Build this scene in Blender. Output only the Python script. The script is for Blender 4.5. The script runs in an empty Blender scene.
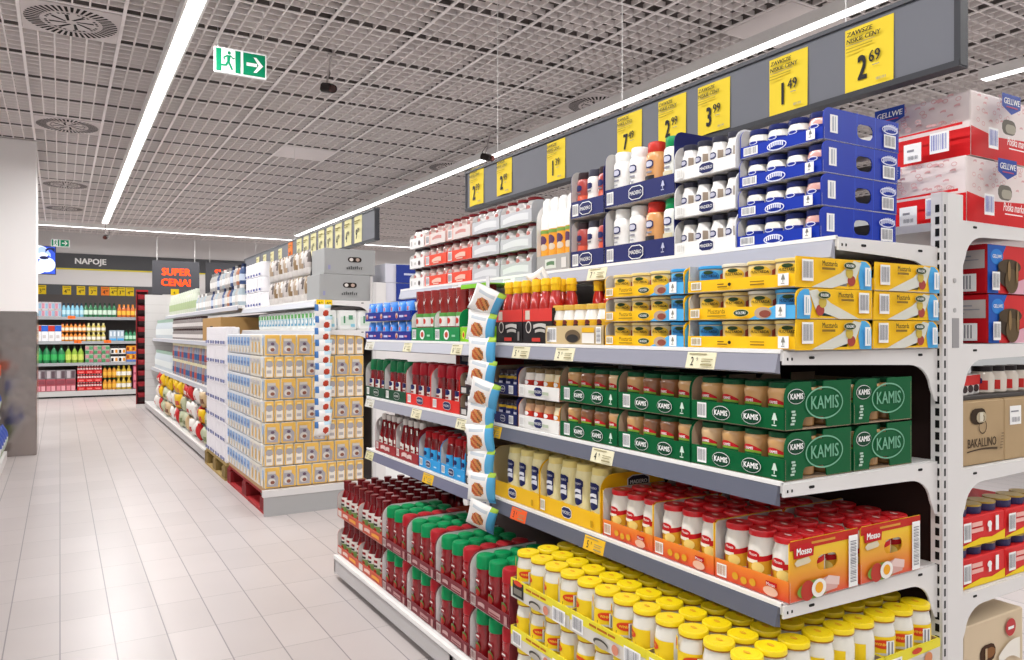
import bpy, math, random
from mathutils import Matrix, Vector
random.seed(7)
SC = bpy.context.scene
COL = SC.collection
PI = math.pi
KIDS = {}
ORD = ['first', 'second', 'third', 'fourth', 'fifth', 'sixth', 'seventh', 'eighth', 'ninth', 'tenth', 'eleventh', 'twelfth',
       'thirteenth', 'fourteenth', 'fifteenth', 'sixteenth', 'seventeenth', 'eighteenth', 'nineteenth', 'twentieth']

# ------------------------------------------------------------------ materials
def lin(h):
    h = h.lstrip('#')
    o = []
    for i in (0, 2, 4):
        c = int(h[i:i + 2], 16) / 255
        o.append(c / 12.92 if c <= .04045 else ((c + .055) / 1.055) ** 2.4)
    return (o[0], o[1], o[2], 1)
MATS = {}
def M(hexc, rough=.5, metal=0, coat=0, emit=0, noise=0):
    key = (hexc, rough, metal, coat, emit, noise)
    if key in MATS: return MATS[key]
    m = bpy.data.materials.new('surface_%s_%d' % (hexc.lstrip('#'), len(MATS)))
    m.use_nodes = True
    nt = m.node_tree
    b = nt.nodes['Principled BSDF']
    b.inputs['Base Color'].default_value = lin(hexc)
    b.inputs['Roughness'].default_value = rough
    b.inputs['Metallic'].default_value = metal
    b.inputs['Specular IOR Level'].default_value = .22 if not coat and rough > .3 else .45
    if coat:
        b.inputs['Coat Weight'].default_value = coat
        b.inputs['Coat Roughness'].default_value = .08
    if emit:
        b.inputs['Emission Color'].default_value = lin(hexc)
        b.inputs['Emission Strength'].default_value = emit
    if noise:
        n = nt.nodes.new('ShaderNodeTexNoise'); n.inputs['Scale'].default_value = 9
        mx = nt.nodes.new('ShaderNodeMix'); mx.data_type = 'RGBA'
        mx.inputs[6].default_value = lin(hexc)
        c = lin(hexc); mx.inputs[7].default_value = (c[0] * (1 - noise), c[1] * (1 - noise), c[2] * (1 - noise), 1)
        tc = nt.nodes.new('ShaderNodeTexCoord')
        nt.links.new(tc.outputs['Object'], n.inputs['Vector'])
        nt.links.new(n.outputs['Fac'], mx.inputs[0])
        nt.links.new(mx.outputs[2], b.inputs['Base Color'])
    MATS[key] = m
    return m
def grad_z(name, c0, c1, z0, z1, rough=.4):
    """vertical printed colour blend, object space"""
    m = bpy.data.materials.new(name); m.use_nodes = True
    nt = m.node_tree; b = nt.nodes['Principled BSDF']; b.inputs['Roughness'].default_value = rough
    tc = nt.nodes.new('ShaderNodeTexCoord'); sp = nt.nodes.new('ShaderNodeSeparateXYZ')
    mr = nt.nodes.new('ShaderNodeMapRange'); mr.inputs[1].default_value = z0; mr.inputs[2].default_value = z1
    mx = nt.nodes.new('ShaderNodeMix'); mx.data_type = 'RGBA'
    mx.inputs[6].default_value = lin(c0); mx.inputs[7].default_value = lin(c1)
    nt.links.new(tc.outputs['Object'], sp.inputs[0]); nt.links.new(sp.outputs[2], mr.inputs[0])
    nt.links.new(mr.outputs[0], mx.inputs[0]); nt.links.new(mx.outputs[2], b.inputs['Base Color'])
    return m

def floor_mat():
    m = bpy.data.materials.new('floor_tiles'); m.use_nodes = True
    nt = m.node_tree; N = nt.nodes; Lk = nt.links; b = N['Principled BSDF']
    g = N.new('ShaderNodeNewGeometry'); sp = N.new('ShaderNodeSeparateXYZ'); Lk.new(g.outputs['Position'], sp.inputs[0])
    def mth(op, a, bb=None):
        n = N.new('ShaderNodeMath'); n.operation = op
        for i, v in enumerate((a, bb)):
            if v is None: continue
            if isinstance(v, (int, float)): n.inputs[i].default_value = v
            else: Lk.new(v, n.inputs[i])
        return n.outputs[0]
    def line(co, off, pitch, w):
        f = mth('FRACT', mth('DIVIDE', mth('SUBTRACT', co, off), pitch))
        d = mth('MINIMUM', f, mth('SUBTRACT', 1.0, f))
        return mth('LESS_THAN', d, w / pitch / 2), mth('FLOOR', mth('DIVIDE', mth('SUBTRACT', co, off), pitch))
    lx, ix = line(sp.outputs[0], 0.0, .183, .0048)
    ly, iy = line(sp.outputs[1], 3.297, .366, .0042)
    wn = N.new('ShaderNodeTexWhiteNoise'); wn.noise_dimensions = '2D'
    cb = N.new('ShaderNodeCombineXYZ'); Lk.new(ix, cb.inputs[0]); Lk.new(iy, cb.inputs[1]); Lk.new(cb.outputs[0], wn.inputs['Vector'])
    mix = N.new('ShaderNodeMix'); mix.data_type = 'RGBA'
    mix.inputs[6].default_value = lin('#bfb6b4'); mix.inputs[7].default_value = lin('#c6bdbb')
    Lk.new(wn.outputs[0], mix.inputs[0])
    no = N.new('ShaderNodeTexNoise'); no.inputs['Scale'].default_value = 2.2; Lk.new(g.outputs['Position'], no.inputs['Vector'])
    m2 = N.new('ShaderNodeMix'); m2.data_type = 'RGBA'; m2.blend_type = 'MULTIPLY'; m2.inputs[0].default_value = .12
    Lk.new(mix.outputs[2], m2.inputs[6]); Lk.new(no.outputs['Fac'], m2.inputs[7])
    m3 = N.new('ShaderNodeMix'); m3.data_type = 'RGBA'; m3.inputs[7].default_value = lin('#9d9695')
    Lk.new(ly, m3.inputs[0]); Lk.new(m2.outputs[2], m3.inputs[6])
    m4 = N.new('ShaderNodeMix'); m4.data_type = 'RGBA'; m4.inputs[7].default_value = lin('#857f80')
    Lk.new(lx, m4.inputs[0]); Lk.new(m3.outputs[2], m4.inputs[6])
    Lk.new(m4.outputs[2], b.inputs['Base Color'])
    b.inputs['Roughness'].default_value = .33
    bp = N.new('ShaderNodeBump'); bp.inputs['Strength'].default_value = .12; bp.inputs['Distance'].default_value = .002
    Lk.new(mth('SUBTRACT', 1.0, mth('MAXIMUM', lx, ly)), bp.inputs['Height']); Lk.new(bp.outputs[0], b.inputs['Normal'])
    return m
def wall_mat(name, hexc, rough=.75, bump=.05):
    m = bpy.data.materials.new(name); m.use_nodes = True
    nt = m.node_tree; N = nt.nodes; Lk = nt.links; b = N['Principled BSDF']
    b.inputs['Roughness'].default_value = rough
    g = N.new('ShaderNodeNewGeometry'); no = N.new('ShaderNodeTexNoise'); no.inputs['Scale'].default_value = 1.5
    Lk.new(g.outputs['Position'], no.inputs['Vector'])
    mx = N.new('ShaderNodeMix'); mx.data_type = 'RGBA'; c = lin(hexc)
    mx.inputs[6].default_value = c; mx.inputs[7].default_value = (c[0] * .93, c[1] * .93, c[2] * .93, 1)
    Lk.new(no.outputs['Fac'], mx.inputs[0]); Lk.new(mx.outputs[2], b.inputs['Base Color'])
    return m
def steel_mat():
    m = bpy.data.materials.new('brushed_steel'); m.use_nodes = True
    nt = m.node_tree; N = nt.nodes; Lk = nt.links; b = N['Principled BSDF']
    b.inputs['Base Color'].default_value = lin('#a89f9b'); b.inputs['Metallic'].default_value = .95
    g = N.new('ShaderNodeNewGeometry'); mp = N.new('ShaderNodeMapping'); mp.inputs['Scale'].default_value = (400, 400, 3)
    no = N.new('ShaderNodeTexNoise'); no.inputs['Scale'].default_value = 1
    Lk.new(g.outputs['Position'], mp.inputs[0]); Lk.new(mp.outputs[0], no.inputs['Vector'])
    mr = N.new('ShaderNodeMapRange'); mr.inputs[3].default_value = .10; mr.inputs[4].default_value = .2
    Lk.new(no.outputs['Fac'], mr.inputs[0]); Lk.new(mr.outputs[0], b.inputs['Roughness'])
    n2 = N.new('ShaderNodeTexNoise'); n2.inputs['Scale'].default_value = 3.5; Lk.new(g.outputs['Position'], n2.inputs['Vector'])
    bp = N.new('ShaderNodeBump'); bp.inputs['Strength'].default_value = .25; bp.inputs['Distance'].default_value = .03
    Lk.new(n2.outputs['Fac'], bp.inputs['Height']); Lk.new(bp.outputs[0], b.inputs['Normal'])
    return m

WHITE = M('#f2f1ef', .4); PRINTW = M('#f7f7f5', .5); BLACK = M('#151515', .5); INK = M('#1d1c20', .5)
SHELFW = M('#e3e1df', .35); RAILG = M('#8e8f9c', .35); RAILD = M('#5f6270', .35); CARDIN = M('#c9c6c4', .8); CARDIN2 = M('#a58f78', .85)
BARC = M('#8f8f95', .6); YEL = M('#ffd800', .5); RED = M('#d8141c', .45)

# ------------------------------------------------------------------ mesh building
FACE = {'-X': lambda x, y, o: (-o, -x, y), '-Y': lambda x, y, o: (x, -o, y), '+X': lambda x, y, o: (o, x, y), 'top': lambda x, y, o: (y, -x, o), 'down': lambda x, y, o: (x, y, -o)}
def link(name, me, parent=None, loc=(0, 0, 0)):
    o = bpy.data.objects.new(name, me); COL.objects.link(o); o.location = loc
    if parent is not None:
        o.parent = parent; KIDS.setdefault(parent, []).append(o)
    return o
class MB:
    def __init__(s): s.V = []; s.F = []; s.I = []; s.mats = []; s.S = []
    def mi(s, m):
        if m not in s.mats: s.mats.append(m)
        return s.mats.index(m)
    def add(s, V, F, m, smooth=False):
        n = len(s.V); s.V += [tuple(v) for v in V]
        k = s.mi(m)
        for f in F:
            s.F.append(tuple(i + n for i in f)); s.I.append(k); s.S.append(smooth)
        return s
    def box(s, x0, x1, y0, y1, z0, z1, m):
        V = [(x0, y0, z0), (x1, y0, z0), (x1, y1, z0), (x0, y1, z0), (x0, y0, z1), (x1, y0, z1), (x1, y1, z1), (x0, y1, z1)]
        return s.add(V, [(0, 3, 2, 1), (4, 5, 6, 7), (0, 1, 5, 4), (1, 2, 6, 5), (2, 3, 7, 6), (3, 0, 4, 7)], m)
    def rbox(s, x0, x1, y0, y1, z0, z1, m, r=.004):
        """box with chamfered vertical edges and top/bottom rims"""
        def ring(z, e):
            a, b, c, d = x0 + e, x1 - e, y0 + e, y1 - e
            return [(a + r, c, z), (b - r, c, z), (b, c + r, z), (b, d - r, z), (b - r, d, z), (a + r, d, z), (a, d - r, z), (a, c + r, z)]
        V = ring(z0, r * .6) + ring(z0 + r, 0) + ring(z1 - r, 0) + ring(z1, r * .6)
        F = [tuple(range(7, -1, -1)), tuple(range(24, 32))]
        for k in range(3):
            for i in range(8):
                j = (i + 1) % 8
                F.append((k * 8 + i, k * 8 + j, k * 8 + 8 + j, k * 8 + 8 + i))
        return s.add(V, F, m)
    def lathe(s, prof, seg, m, cx=0, cy=0, sx=1, sy=1, caps=True):
        V = []; F = []
        for r, z in prof:
            for i in range(seg):
                a = 2 * PI * (i + .5) / seg; V.append((cx + r * sx * math.cos(a), cy + r * sy * math.sin(a), z))
        for k in range(len(prof) - 1):
            for i in range(seg):
                j = (i + 1) % seg; F.append((k * seg + i, k * seg + j, (k + 1) * seg + j, (k + 1) * seg + i))
        s.add(V, F, m, True)
        if caps:
            n = len(prof) - 1
            s.add(V[:seg], [tuple(range(seg - 1, -1, -1))], m); s.add(V[n * seg:], [tuple(range(seg))], m)
        return s
    def tube(s, p, q, r, m, seg=6):
        p = Vector(p); q = Vector(q); d = (q - p).normalized()
        u = d.orthogonal().normalized(); w = d.cross(u); V = []
        for e in (p, q):
            for i in range(seg):
                a = 2 * PI * i / seg; V.append(e + r * (math.cos(a) * u + math.sin(a) * w))
        F = [(i, (i + 1) % seg, seg + (i + 1) % seg, seg + i) for i in range(seg)] + [tuple(range(seg - 1, -1, -1)), tuple(range(seg, 2 * seg))]
        return s.add(V, F, m, True)
    def prism(s, pts, face, o0, o1, m):
        """extruded outline (ccw in its plane)"""
        f = FACE[face]; n = len(pts)
        V = [f(x, y, o0) for x, y in pts] + [f(x, y, o1) for x, y in pts]
        F = [tuple(range(n - 1, -1, -1)), tuple(range(n, 2 * n))] + [(i, (i + 1) % n, n + (i + 1) % n, n + i) for i in range(n)]
        return s.add(V, F, m)
    def mesh(s, name, sharp=35):
        me = bpy.data.meshes.new(name); me.from_pydata(s.V, [], s.F)
        for m in s.mats: me.materials.append(m)
        me.polygons.foreach_set('material_index', s.I); me.polygons.foreach_set('use_smooth', s.S)
        if any(s.S): me.set_sharp_from_angle(angle=math.radians(sharp))
        me.update(); return me
    def build(s, name, parent=None, loc=(0, 0, 0), sharp=35): return link(name, s.mesh(name, sharp), parent, loc)

_curve = {}
def _to_mesh(cu):
    o = bpy.data.objects.new('tmp', cu); COL.objects.link(o)
    dg = bpy.context.evaluated_depsgraph_get()
    me = bpy.data.meshes.new_from_object(o.evaluated_get(dg))
    V = [tuple(v.co) for v in me.vertices]; F = [tuple(p.vertices) for p in me.polygons]; Nn = [tuple(p.normal) for p in me.polygons]
    bpy.data.objects.remove(o); bpy.data.curves.remove(cu); bpy.data.meshes.remove(me)
    return V, F, Nn
def text_geo(body, align='CENTER', bold=.012, space=1.0):
    k = (body, align, bold, space)
    if k not in _curve:
        cu = bpy.data.curves.new('t', 'FONT'); cu.body = body; cu.size = 1; cu.align_x = align; cu.offset = bold
        cu.resolution_u = 2; cu.space_line = .82; cu.space_character = space; cu.fill_mode = 'FRONT'
        _curve[k] = _to_mesh(cu)
    return _curve[k]
def plate_geo(outer, holes, t):
    cu = bpy.data.curves.new('p', 'CURVE'); cu.dimensions = '2D'; cu.fill_mode = 'BOTH'; cu.extrude = t / 2
    for pts in [outer] + list(holes):
        sp = cu.splines.new('POLY'); sp.points.add(len(pts) - 1); sp.use_cyclic_u = True
        for i, (x, y) in enumerate(pts): sp.points[i].co = (x, y, 0, 1)
    return _to_mesh(cu)
def arc(cx, cy, r, a0, a1, n=6, ry=None):
    ry = ry or r
    return [(cx + r * math.cos(math.radians(a0 + (a1 - a0) * i / n)), cy + ry * math.sin(math.radians(a0 + (a1 - a0) * i / n))) for i in range(n + 1)]
def slot(cx, cy, rx, ry, n=5):
    """stadium shaped hand hole"""
    k = rx - ry
    return arc(cx + k, cy, ry, -90, 90, n) + arc(cx - k, cy, ry, 90, 270, n)

class D:
    """flat or wrapped printing, built as layers of thin polygons"""
    def __init__(s, eps=.0006): s.L = []; s.k = 0; s.eps = eps
    def _p(s, V, F, m): s.k += 1; s.L.append((V, F, m, s.k)); return s
    def rect(s, x, y, w, h, m, n=1, skew=0):
        V = []; F = []
        for i in range(n + 1): V += [(x + w * i / n, y), (x + w * i / n + skew, y + h)]
        for i in range(n): F.append((2 * i, 2 * i + 2, 2 * i + 3, 2 * i + 1))
        return s._p(V, F, m)
    def wave(s, x, y, w, y1a, y1b, bulge, m, n=8, yb=0):
        """band whose top edge runs from y1a to y1b with a bulge (bottom edge bulge yb)"""
        V = []; F = []
        for i in range(n + 1):
            t = i / n; V += [(x + w * t, y + yb * math.sin(PI * t)), (x + w * t, y1a + (y1b - y1a) * t + bulge * math.sin(PI * t))]
        for i in range(n): F.append((2 * i, 2 * i + 2, 2 * i + 3, 2 * i + 1))
        return s._p(V, F, m)
    def ell(s, cx, cy, rx, ry, m, n=12):
        V = []; F = []
        for i in range(n + 1):
            a = PI - PI * i / n; V += [(cx + rx * math.cos(a), cy - ry * math.sin(a)), (cx + rx * math.cos(a), cy + ry * math.sin(a))]
        for i in range(n): F.append((2 * i, 2 * i + 2, 2 * i + 3, 2 * i + 1))
        return s._p(V, F, m)
    def ring(s, cx, cy, rx, ry, t, m, n=24):
        V = []; F = []
        for i in range(n):
            a = 2 * PI * i / n; V += [(cx + rx * math.cos(a), cy + ry * math.sin(a)), (cx + (rx - t) * math.cos(a), cy + (ry - t) * math.sin(a))]
        for i in range(n): j = (i + 1) % n; F.append((2 * i, 2 * j, 2 * j + 1, 2 * i + 1))
        return s._p(V, F, m)
    def poly(s, pts, m): return s._p(list(pts), [tuple(range(len(pts)))], m)
    def hexa(s, cx, cy, rx, ry, m):
        V = []; F = []; xs = [-1, -.78, -.55, -.28, 0, .28, .55, .78, 1]
        for t in xs:
            hh = ry * (1 if abs(t) <= .55 else 1 - .45 * (abs(t) - .55) / .45); V += [(cx + rx * t, cy - hh), (cx + rx * t, cy + hh)]
        for i in range(8): F.append((2 * i, 2 * i + 2, 2 * i + 3, 2 * i + 1))
        return s._p(V, F, m)
    def logo(s, cx, cy, rx, ry, word='MADERO', out=None, ins=None, tx=None):
        s.hexa(cx, cy, rx, ry, out or PRINTW); s.hexa(cx, cy, rx * .92, ry * .88, ins or NAVY)
        return s.text(word, cx, cy - ry * .28, ry * .8, tx or PRINTW, sx=min(1, rx * 1.6 / (ry * .8 * .66 * len(word))))
    def text(s, body, x, y, size, m, align='CENTER', bold=.012, sx=1, slant=0, rot=0):
        V, F, _ = text_geo(body, align, 0)
        c, sn = math.cos(rot), math.sin(rot)
        s.k += 1
        sh = ((0, 0),) if not bold else ((-bold, 0), (0, 0), (bold, 0)) if bold < .03 else ((-bold, -bold * .6), (bold, -bold * .6), (0, 0), (-bold, bold * .6), (bold, bold * .6))
        for q, (dx, dy) in enumerate(sh):     # heavier strokes: the same letters printed again, slightly shifted
            P = []
            for v in V:
                a = (v[0] + dx + slant * v[1]) * size * sx; b = (v[1] + dy) * size
                P.append((x + a * c - b * sn, y + a * sn + b * c))
            s.L.append((P, F, m, s.k + .12 * q))
        return s
    def bars(s, x, y, w, h, horiz=False, bg=True, n=11, m=None):
        if bg: s.rect(x, y, w, h, PRINTW)
        V = []; F = []; rnd = random.Random(n)
        for i in range(n):
            t0 = .08 + .84 * i / n; t1 = t0 + .84 / n * rnd.choice((.3, .45, .6))
            if horiz: q = [(x + w * .12, y + h * t0), (x + w * .88, y + h * t0), (x + w * .88, y + h * t1), (x + w * .12, y + h * t1)]
            else: q = [(x + w * t0, y + h * .14), (x + w * t1, y + h * .14), (x + w * t1, y + h * .9), (x + w * t0, y + h * .9)]
            k = len(V); V += q; F.append((k, k + 1, k + 2, k + 3))
        return s._p(V, F, m or BARC)
    def build(s, name, parent, loc=(0, 0, 0), face='-X', wrap=0, wsy=1):
        b = MB(); f = FACE[face]
        for V, F, m, k in s.L:
            o = k * s.eps
            if wrap:
                P = [(-(wrap + o) * math.cos(x / wrap), -(wrap * wsy + o) * math.sin(x / wrap), y) for x, y in V]
            else: P = [f(x, y, o) for x, y in V]
            b.add(P, F, m, bool(wrap))
        return b.build(name, parent, loc)

def tag(o, label, cat, group=None):
    n = len(label.split())
    if n < 4 or n > 16: print('LABEL LENGTH', n, label)
    o['label'] = label; o['category'] = cat
    if group: o['group'] = group
    elif 'group' in o: del o['group']
    return o
def empty(name, loc=(0, 0, 0)): return link(name, None, None, loc)
def struct(o): o['kind'] = 'structure'; return o
class Kind:
    """a prototype that is moved to its first place and copied (with its parts) to every later one"""
    def __init__(s, root, cat, group=None): s.root = root; s.cat = cat; s.group = group; s.used = False
    def put(s, loc, label, group=None, rot=None):
        if not s.used: s.used = True; r = s.root
        else: r = dup(s.root)
        r.location = loc
        if rot is not None: r.rotation_euler = rot
        return tag(r, label, s.cat, group or s.group)
def dup(o, parent=None):
    c = o.copy(); COL.objects.link(c)
    if parent is not None: c.parent = parent
    for ch in KIDS.get(o, ()): KIDS.setdefault(c, []).append(dup(ch, c))
    return c
# ------------------------------------------------------------------ setting
NAVY = M('#20265a', .4); MAROON = M('#7c3038', .5); STEEL = steel_mat()
CEILZ = 3.07; YW = 16.55
b = MB(); b.box(-9, 12, -3, YW + .1, -.05, 0, floor_mat()); struct(b.build('floor'))
wm = wall_mat('painted_wall', '#e9e6e5')
b = MB(); b.box(-9, 12, YW, YW + .12, 0, 3.6, wm); struct(b.build('wall_back'))
# open cell ceiling: light lamellae, dark runner webs, closed panels, slab above
P = .535; X0 = -.208 - P * 16; NX = 38; Y0 = 5.01 - P * 14; NY = 36
lam = M('#f2ecea', .6); run = M('#f2edec', .55); web = M('#6a6563', .7)
solid = [(X0 + P * i, Y0 + P * j) for i, j in ((23, 14 + -4), (20, 14 + 5))]
def in_solid(x, y): return any(a - .01 < x < a + P + .01 and c - .01 < y < c + P + .01 for a, c in solid)
vents = [(-.208, 5.01 + P * 0), (-.208, 5.01 + P * 5), (-.208, 5.01 + P * 11), (-.208, 5.01 + P * 15), (-.208 + P * 7, 5.01 - .27), (-.208 + P * 7, 5.01 + P * 5 - .2)]
b = MB(); x1 = X0 + P * NX; y1 = Y0 + P * NY
for i in range(NX * 6):
    x = X0 + P * i / 6
    if i % 6: b.box(x - .0045, x + .0045, Y0, y1, CEILZ, CEILZ + .032, lam)
    else:
        b.box(x - .0095, x + .0095, Y0, y1, CEILZ - .003, CEILZ + .005, run); b.box(x - .003, x + .003, Y0, y1, CEILZ + .005, CEILZ + .11, web)
for j in range(NY * 6):
    y = Y0 + P * j / 6
    if j % 6: b.box(X0, x1, y - .0045, y + .0045, CEILZ, CEILZ + .032, lam)
    else:
        b.box(X0, x1, y - .008, y + .008, CEILZ - .002, CEILZ + .005, run); b.box(X0, x1, y - .003, y + .003, CEILZ + .005, CEILZ + .11, web)
for a, c in solid: b.box(a + .01, a + P - .01, c + .01, c + P - .01, CEILZ - .006, CEILZ + .001, M('#e6e0df', .6))
struct(b.build('ceiling'))
b = MB(); b.box(-9, 12, -3, YW + .1, 3.5, 3.6, M('#c4bdbb', .8)); struct(b.build('ceiling_slab'))

# pillar with steel cladding
b = MB(); b.box(-.95, -.2, 8.75, 9.5, 1.4, CEILZ - .01, wall_mat('pillar_paint', '#f7f5f4')); p = b.build('trim_1'); struct(p)
b = MB(); b.rbox(-.955, -.195, 8.745, 9.505, 0, 1.4, STEEL, .006); b.build('steel_cladding', p)

# ------------------------------------------------------------------ lights
TUBE = M('#ffffff', .4, 0, 0, 5.5)
def light_line(label, x0, x1, y0, y1, z, watts):
    t = empty('linear_light', ((x0 + x1) / 2, (y0 + y1) / 2, z)); tag(t, label, 'light', 'linear ceiling lights')
    ax = (x0 + x1) / 2; ay = (y0 + y1) / 2; hx = (x1 - x0) / 2; hy = (y1 - y0) / 2
    b = MB(); b.box(-hx, hx, -hy, hy, .012, .06, WHITE)
    for sx in ((-1, 1) if hx < hy else ()): b.box(sx * (hx + .01) - .006, sx * (hx + .01) + .006, -hy, hy, -.004, .06, WHITE)
    for sy in ((-1, 1) if hx > hy else ()): b.box(-hx, hx, sy * (hy + .01) - .006, sy * (hy + .01) + .006, -.004, .06, WHITE)
    b.build('housing', t)
    b = MB(); b.box(-hx + .002, hx - .002, -hy + .002, hy - .002, 0, .012, TUBE); b.build('diffuser', t)
    n = max(2, int(max(hx, hy) / 1.2))
    for i in range(n + 1):
        px = -hx * .95 + 1.9 * hx * i / n if hx > hy else 0; py = -hy * .95 + 1.9 * hy * i / n if hy > hx else 0
        b = MB(); b.tube((0, 0, .06), (0, 0, CEILZ - z - .004), .002, WHITE, 4); b.build('suspension_wire', t, (px, py, 0))
    if watts:
        ld = bpy.data.lights.new('tube_lamp', 'AREA'); ld.shape = 'RECTANGLE'; ld.size = 2 * hx - .01; ld.size_y = 2 * hy - .01; ld.energy = watts; ld.color = (1, .985, .97)
        lo = bpy.data.objects.new('tube_lamp', ld); COL.objects.link(lo); lo.location = (ax, ay, z - .004)
ZL = 2.86
light_line('long white ceiling light tube over the floor aisle on the left', .555, .625, -1.5, 13.2, ZL, 190)
light_line('long white ceiling light tube running above the grey price banner', 3.475, 3.545, -1.5, 13.2, ZL, 190)
light_line('short white ceiling light tube behind the top right boxes', 5.19, 5.26, -3.5, 2.72, ZL, 90)
light_line('white light tube running crosswise along the back wall', -3.2, 9, 14.2, 14.27, ZL + .05, 230)
light_line('added light tube out of view on the left, brightening pillar and goods', -2.65, -2.58, -3.5, 13.2, ZL, 260)  # added lamp out of view, lights the pillar front and the goods

# ceiling air vents
vm = M('#d2cbca', .55); vd = M('#262322', .8)
vk = empty('air_vent'); b = MB(); b.box(-P / 2 + .012, P / 2 - .012, -P / 2 + .012, P / 2 - .012, -.003, .01, vm); b.build('face_plate', vk)
b = MB(.0) if False else MB()
def slot_quad(b, r0, r1, a, w, tilt, m):
    c, s = math.cos(a), math.sin(a); c2, s2 = math.cos(a + tilt), math.sin(a + tilt)
    q = [(r0 * c - w * s, r0 * s + w * c), (r0 * c + w * s, r0 * s - w * c), (r1 * c2 + w * 1.5 * s2, r1 * s2 - w * 1.5 * c2), (r1 * c2 - w * 1.5 * s2, r1 * s2 + w * 1.5 * c2)]
    b.add([(x, y, -.0045) for x, y in q], [(0, 1, 2, 3)], m)
for i in range(44): slot_quad(b, .165, .245, 2 * PI * i / 44, .0062, 0, vd)
b.build('outer_slots', vk)
b = MB()
for i in range(8): slot_quad(b, .03, .12, 2 * PI * i / 8 + .2, .007, .35, vd)
ringpts = 32
for k in range(ringpts):
    if k % 4 == 0: continue
    a0 = 2 * PI * k / ringpts; a1 = 2 * PI * (k + .6) / ringpts
    b.add([(r * math.cos(a), r * math.sin(a), -.0045) for r, a in ((.128, a0), (.143, a0), (.143, a1), (.128, a1))], [(0, 1, 2, 3)], vd)
b.build('inner_vanes', vk)
b = MB(); b.lathe([(.155, -.0035), (.155, -.006), (.150, -.006)], 40, vm, caps=False); b.build('ring', vk)
VK = Kind(vk, 'air vent', 'round swirl air vents in the ceiling')
for (x, y), wh in zip(vents, ['nearest to the camera, left of the long light tube', 'second from the front, left of the long light tube', 'third from the front, left of the light tube', 'farthest back, left of the long light tube', 'above the grey price banner', 'beyond the grey banner, by the far light']):
    VK.put((x + P / 2, y + P / 2, CEILZ - .006), 'round swirl air vent, ' + wh)

# exit signs
GRN = M('#08885e', .4, 0, 0, .12); SW = M('#f4f6f5', .4, 0, 0, .18)
def exit_sign(loc, w, h, label, wires):
    t = empty('exit_sign', loc); tag(t, label, 'exit sign')
    b = MB(); b.rbox(0, w, -.008, .008, 0, h, SW, .003); b.build('panel', t)
    d = D(); e = h * .06
    d.rect(e, e, h * .2, h - 2 * e, GRN); d.rect(h * .78, e, h * .2, h - 2 * e, GRN)
    cx, cy = h * .52, h * .52; q = h / 2
    d.ell(cx + .06 * q, cy + .58 * q, .12 * q, .14 * q, GRN)
    d.poly([(cx - .1 * q, cy - .12 * q), (cx + .1 * q, cy - .16 * q), (cx + .18 * q, cy + .38 * q), (cx - .1 * q, cy + .4 * q)], GRN)
    d.poly([(cx + .1 * q, cy + .38 * q), (cx + .34 * q, cy + .1 * q), (cx + .48 * q, cy + .16 * q), (cx + .46 * q, cy + .26 * q), (cx + .36 * q, cy + .22 * q), (cx + .16 * q, cy + .42 * q)], GRN)
    d.poly([(cx - .1 * q, cy + .4 * q), (cx - .4 * q, cy + .2 * q), (cx - .36 * q, cy - .04 * q), (cx - .26 * q, cy - .02 * q), (cx - .28 * q, cy + .14 * q), (cx - .04 * q, cy + .28 * q)], GRN)
    d.poly([(cx - .08 * q, cy - .1 * q), (cx + .1 * q, cy - .14 * q), (cx + .36 * q, cy - .72 * q), (cx + .2 * q, cy - .74 * q)], GRN)
    d.poly([(cx - .1 * q, cy - .1 * q), (cx + .06 * q, cy - .16 * q), (cx - .16 * q, cy - .5 * q), (cx - .6 * q, cy - .52 * q), (cx - .6 * q, cy - .38 * q), (cx - .26 * q, cy - .36 * q)], GRN)
    d.build('running_man_pictogram', t, (0, -.0085, 0), '-Y')
    d = D(); a = h * 1.08; d.rect(a, e, w - a - e, h - 2 * e, GRN); m = a + (w - a - e) / 2; r = h * .3
    d.poly([(m - r, h / 2 - r * .22), (m + r * .35, h / 2 - r * .22), (m + r * .35, h / 2 + r * .22), (m - r, h / 2 + r * .22)], SW)
    d.poly([(m - .1 * r, h / 2 - r), (m + .28 * r, h / 2 - r), (m + r * 1.15, h / 2), (m + .28 * r, h / 2 + r), (m - .1 * r, h / 2 + r), (m + .55 * r, h / 2)], SW)
    d.build('arrow_panel', t, (0, -.0085, 0), '-Y')
    for x in (.02, w - .02): b = MB(); b.tube((0, 0, h), (0, 0, CEILZ - loc[2]), .0016, WHITE, 4); b.build('hanging_wire', t, (x, 0, 0))
exit_sign((.74, 4.5, 2.655), .285, .143, 'green and white exit sign with arrow hanging beside the left light tube', 1)
exit_sign((-.12, 14.0, 2.55), .25, .115, 'small green exit sign hanging near the television', 1)

# security cameras
ck = empty('security_camera'); b = MB()
b.rbox(-.028, .028, -.06, .05, -.03, .03, M('#2b2523', .4), .012); b.build('body', ck)
b = MB(); b.lathe([(.0, -.012), (.026, -.012), (.03, 0), (.026, .012), (0, .012)], 14, M('#3c1c18', .15), caps=False); o = b.build('lens', ck, (0, -.066, -.002)); o.rotation_euler = (PI / 2, 0, 0)
b = MB(); b.tube((0, .01, .028), (0, .01, .22), .007, M('#b9b2b0', .5), 8); b.lathe([(.03, .21), (.03, .225)], 12, M('#b9b2b0', .5)); b.build('mount', ck)
b = MB(); pts = [(.01, .05, .0), (.04, .07, .05), (.035, .04, .1), (.008, .012, .12)]
for p_, q_ in zip(pts, pts[1:]): b.tube(p_, q_, .003, BLACK, 5)
b.build('cable', ck)
CK = Kind(ck, 'security camera')
CK.put((1.55, 5.05, 2.848), 'black security camera hanging to the right of the large exit sign', rot=(.25, 0, .35))
CK.put((3.35, 6.1, 2.80), 'black security camera over the left end of the grey price banner', rot=(.25, 0, .6))
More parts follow.
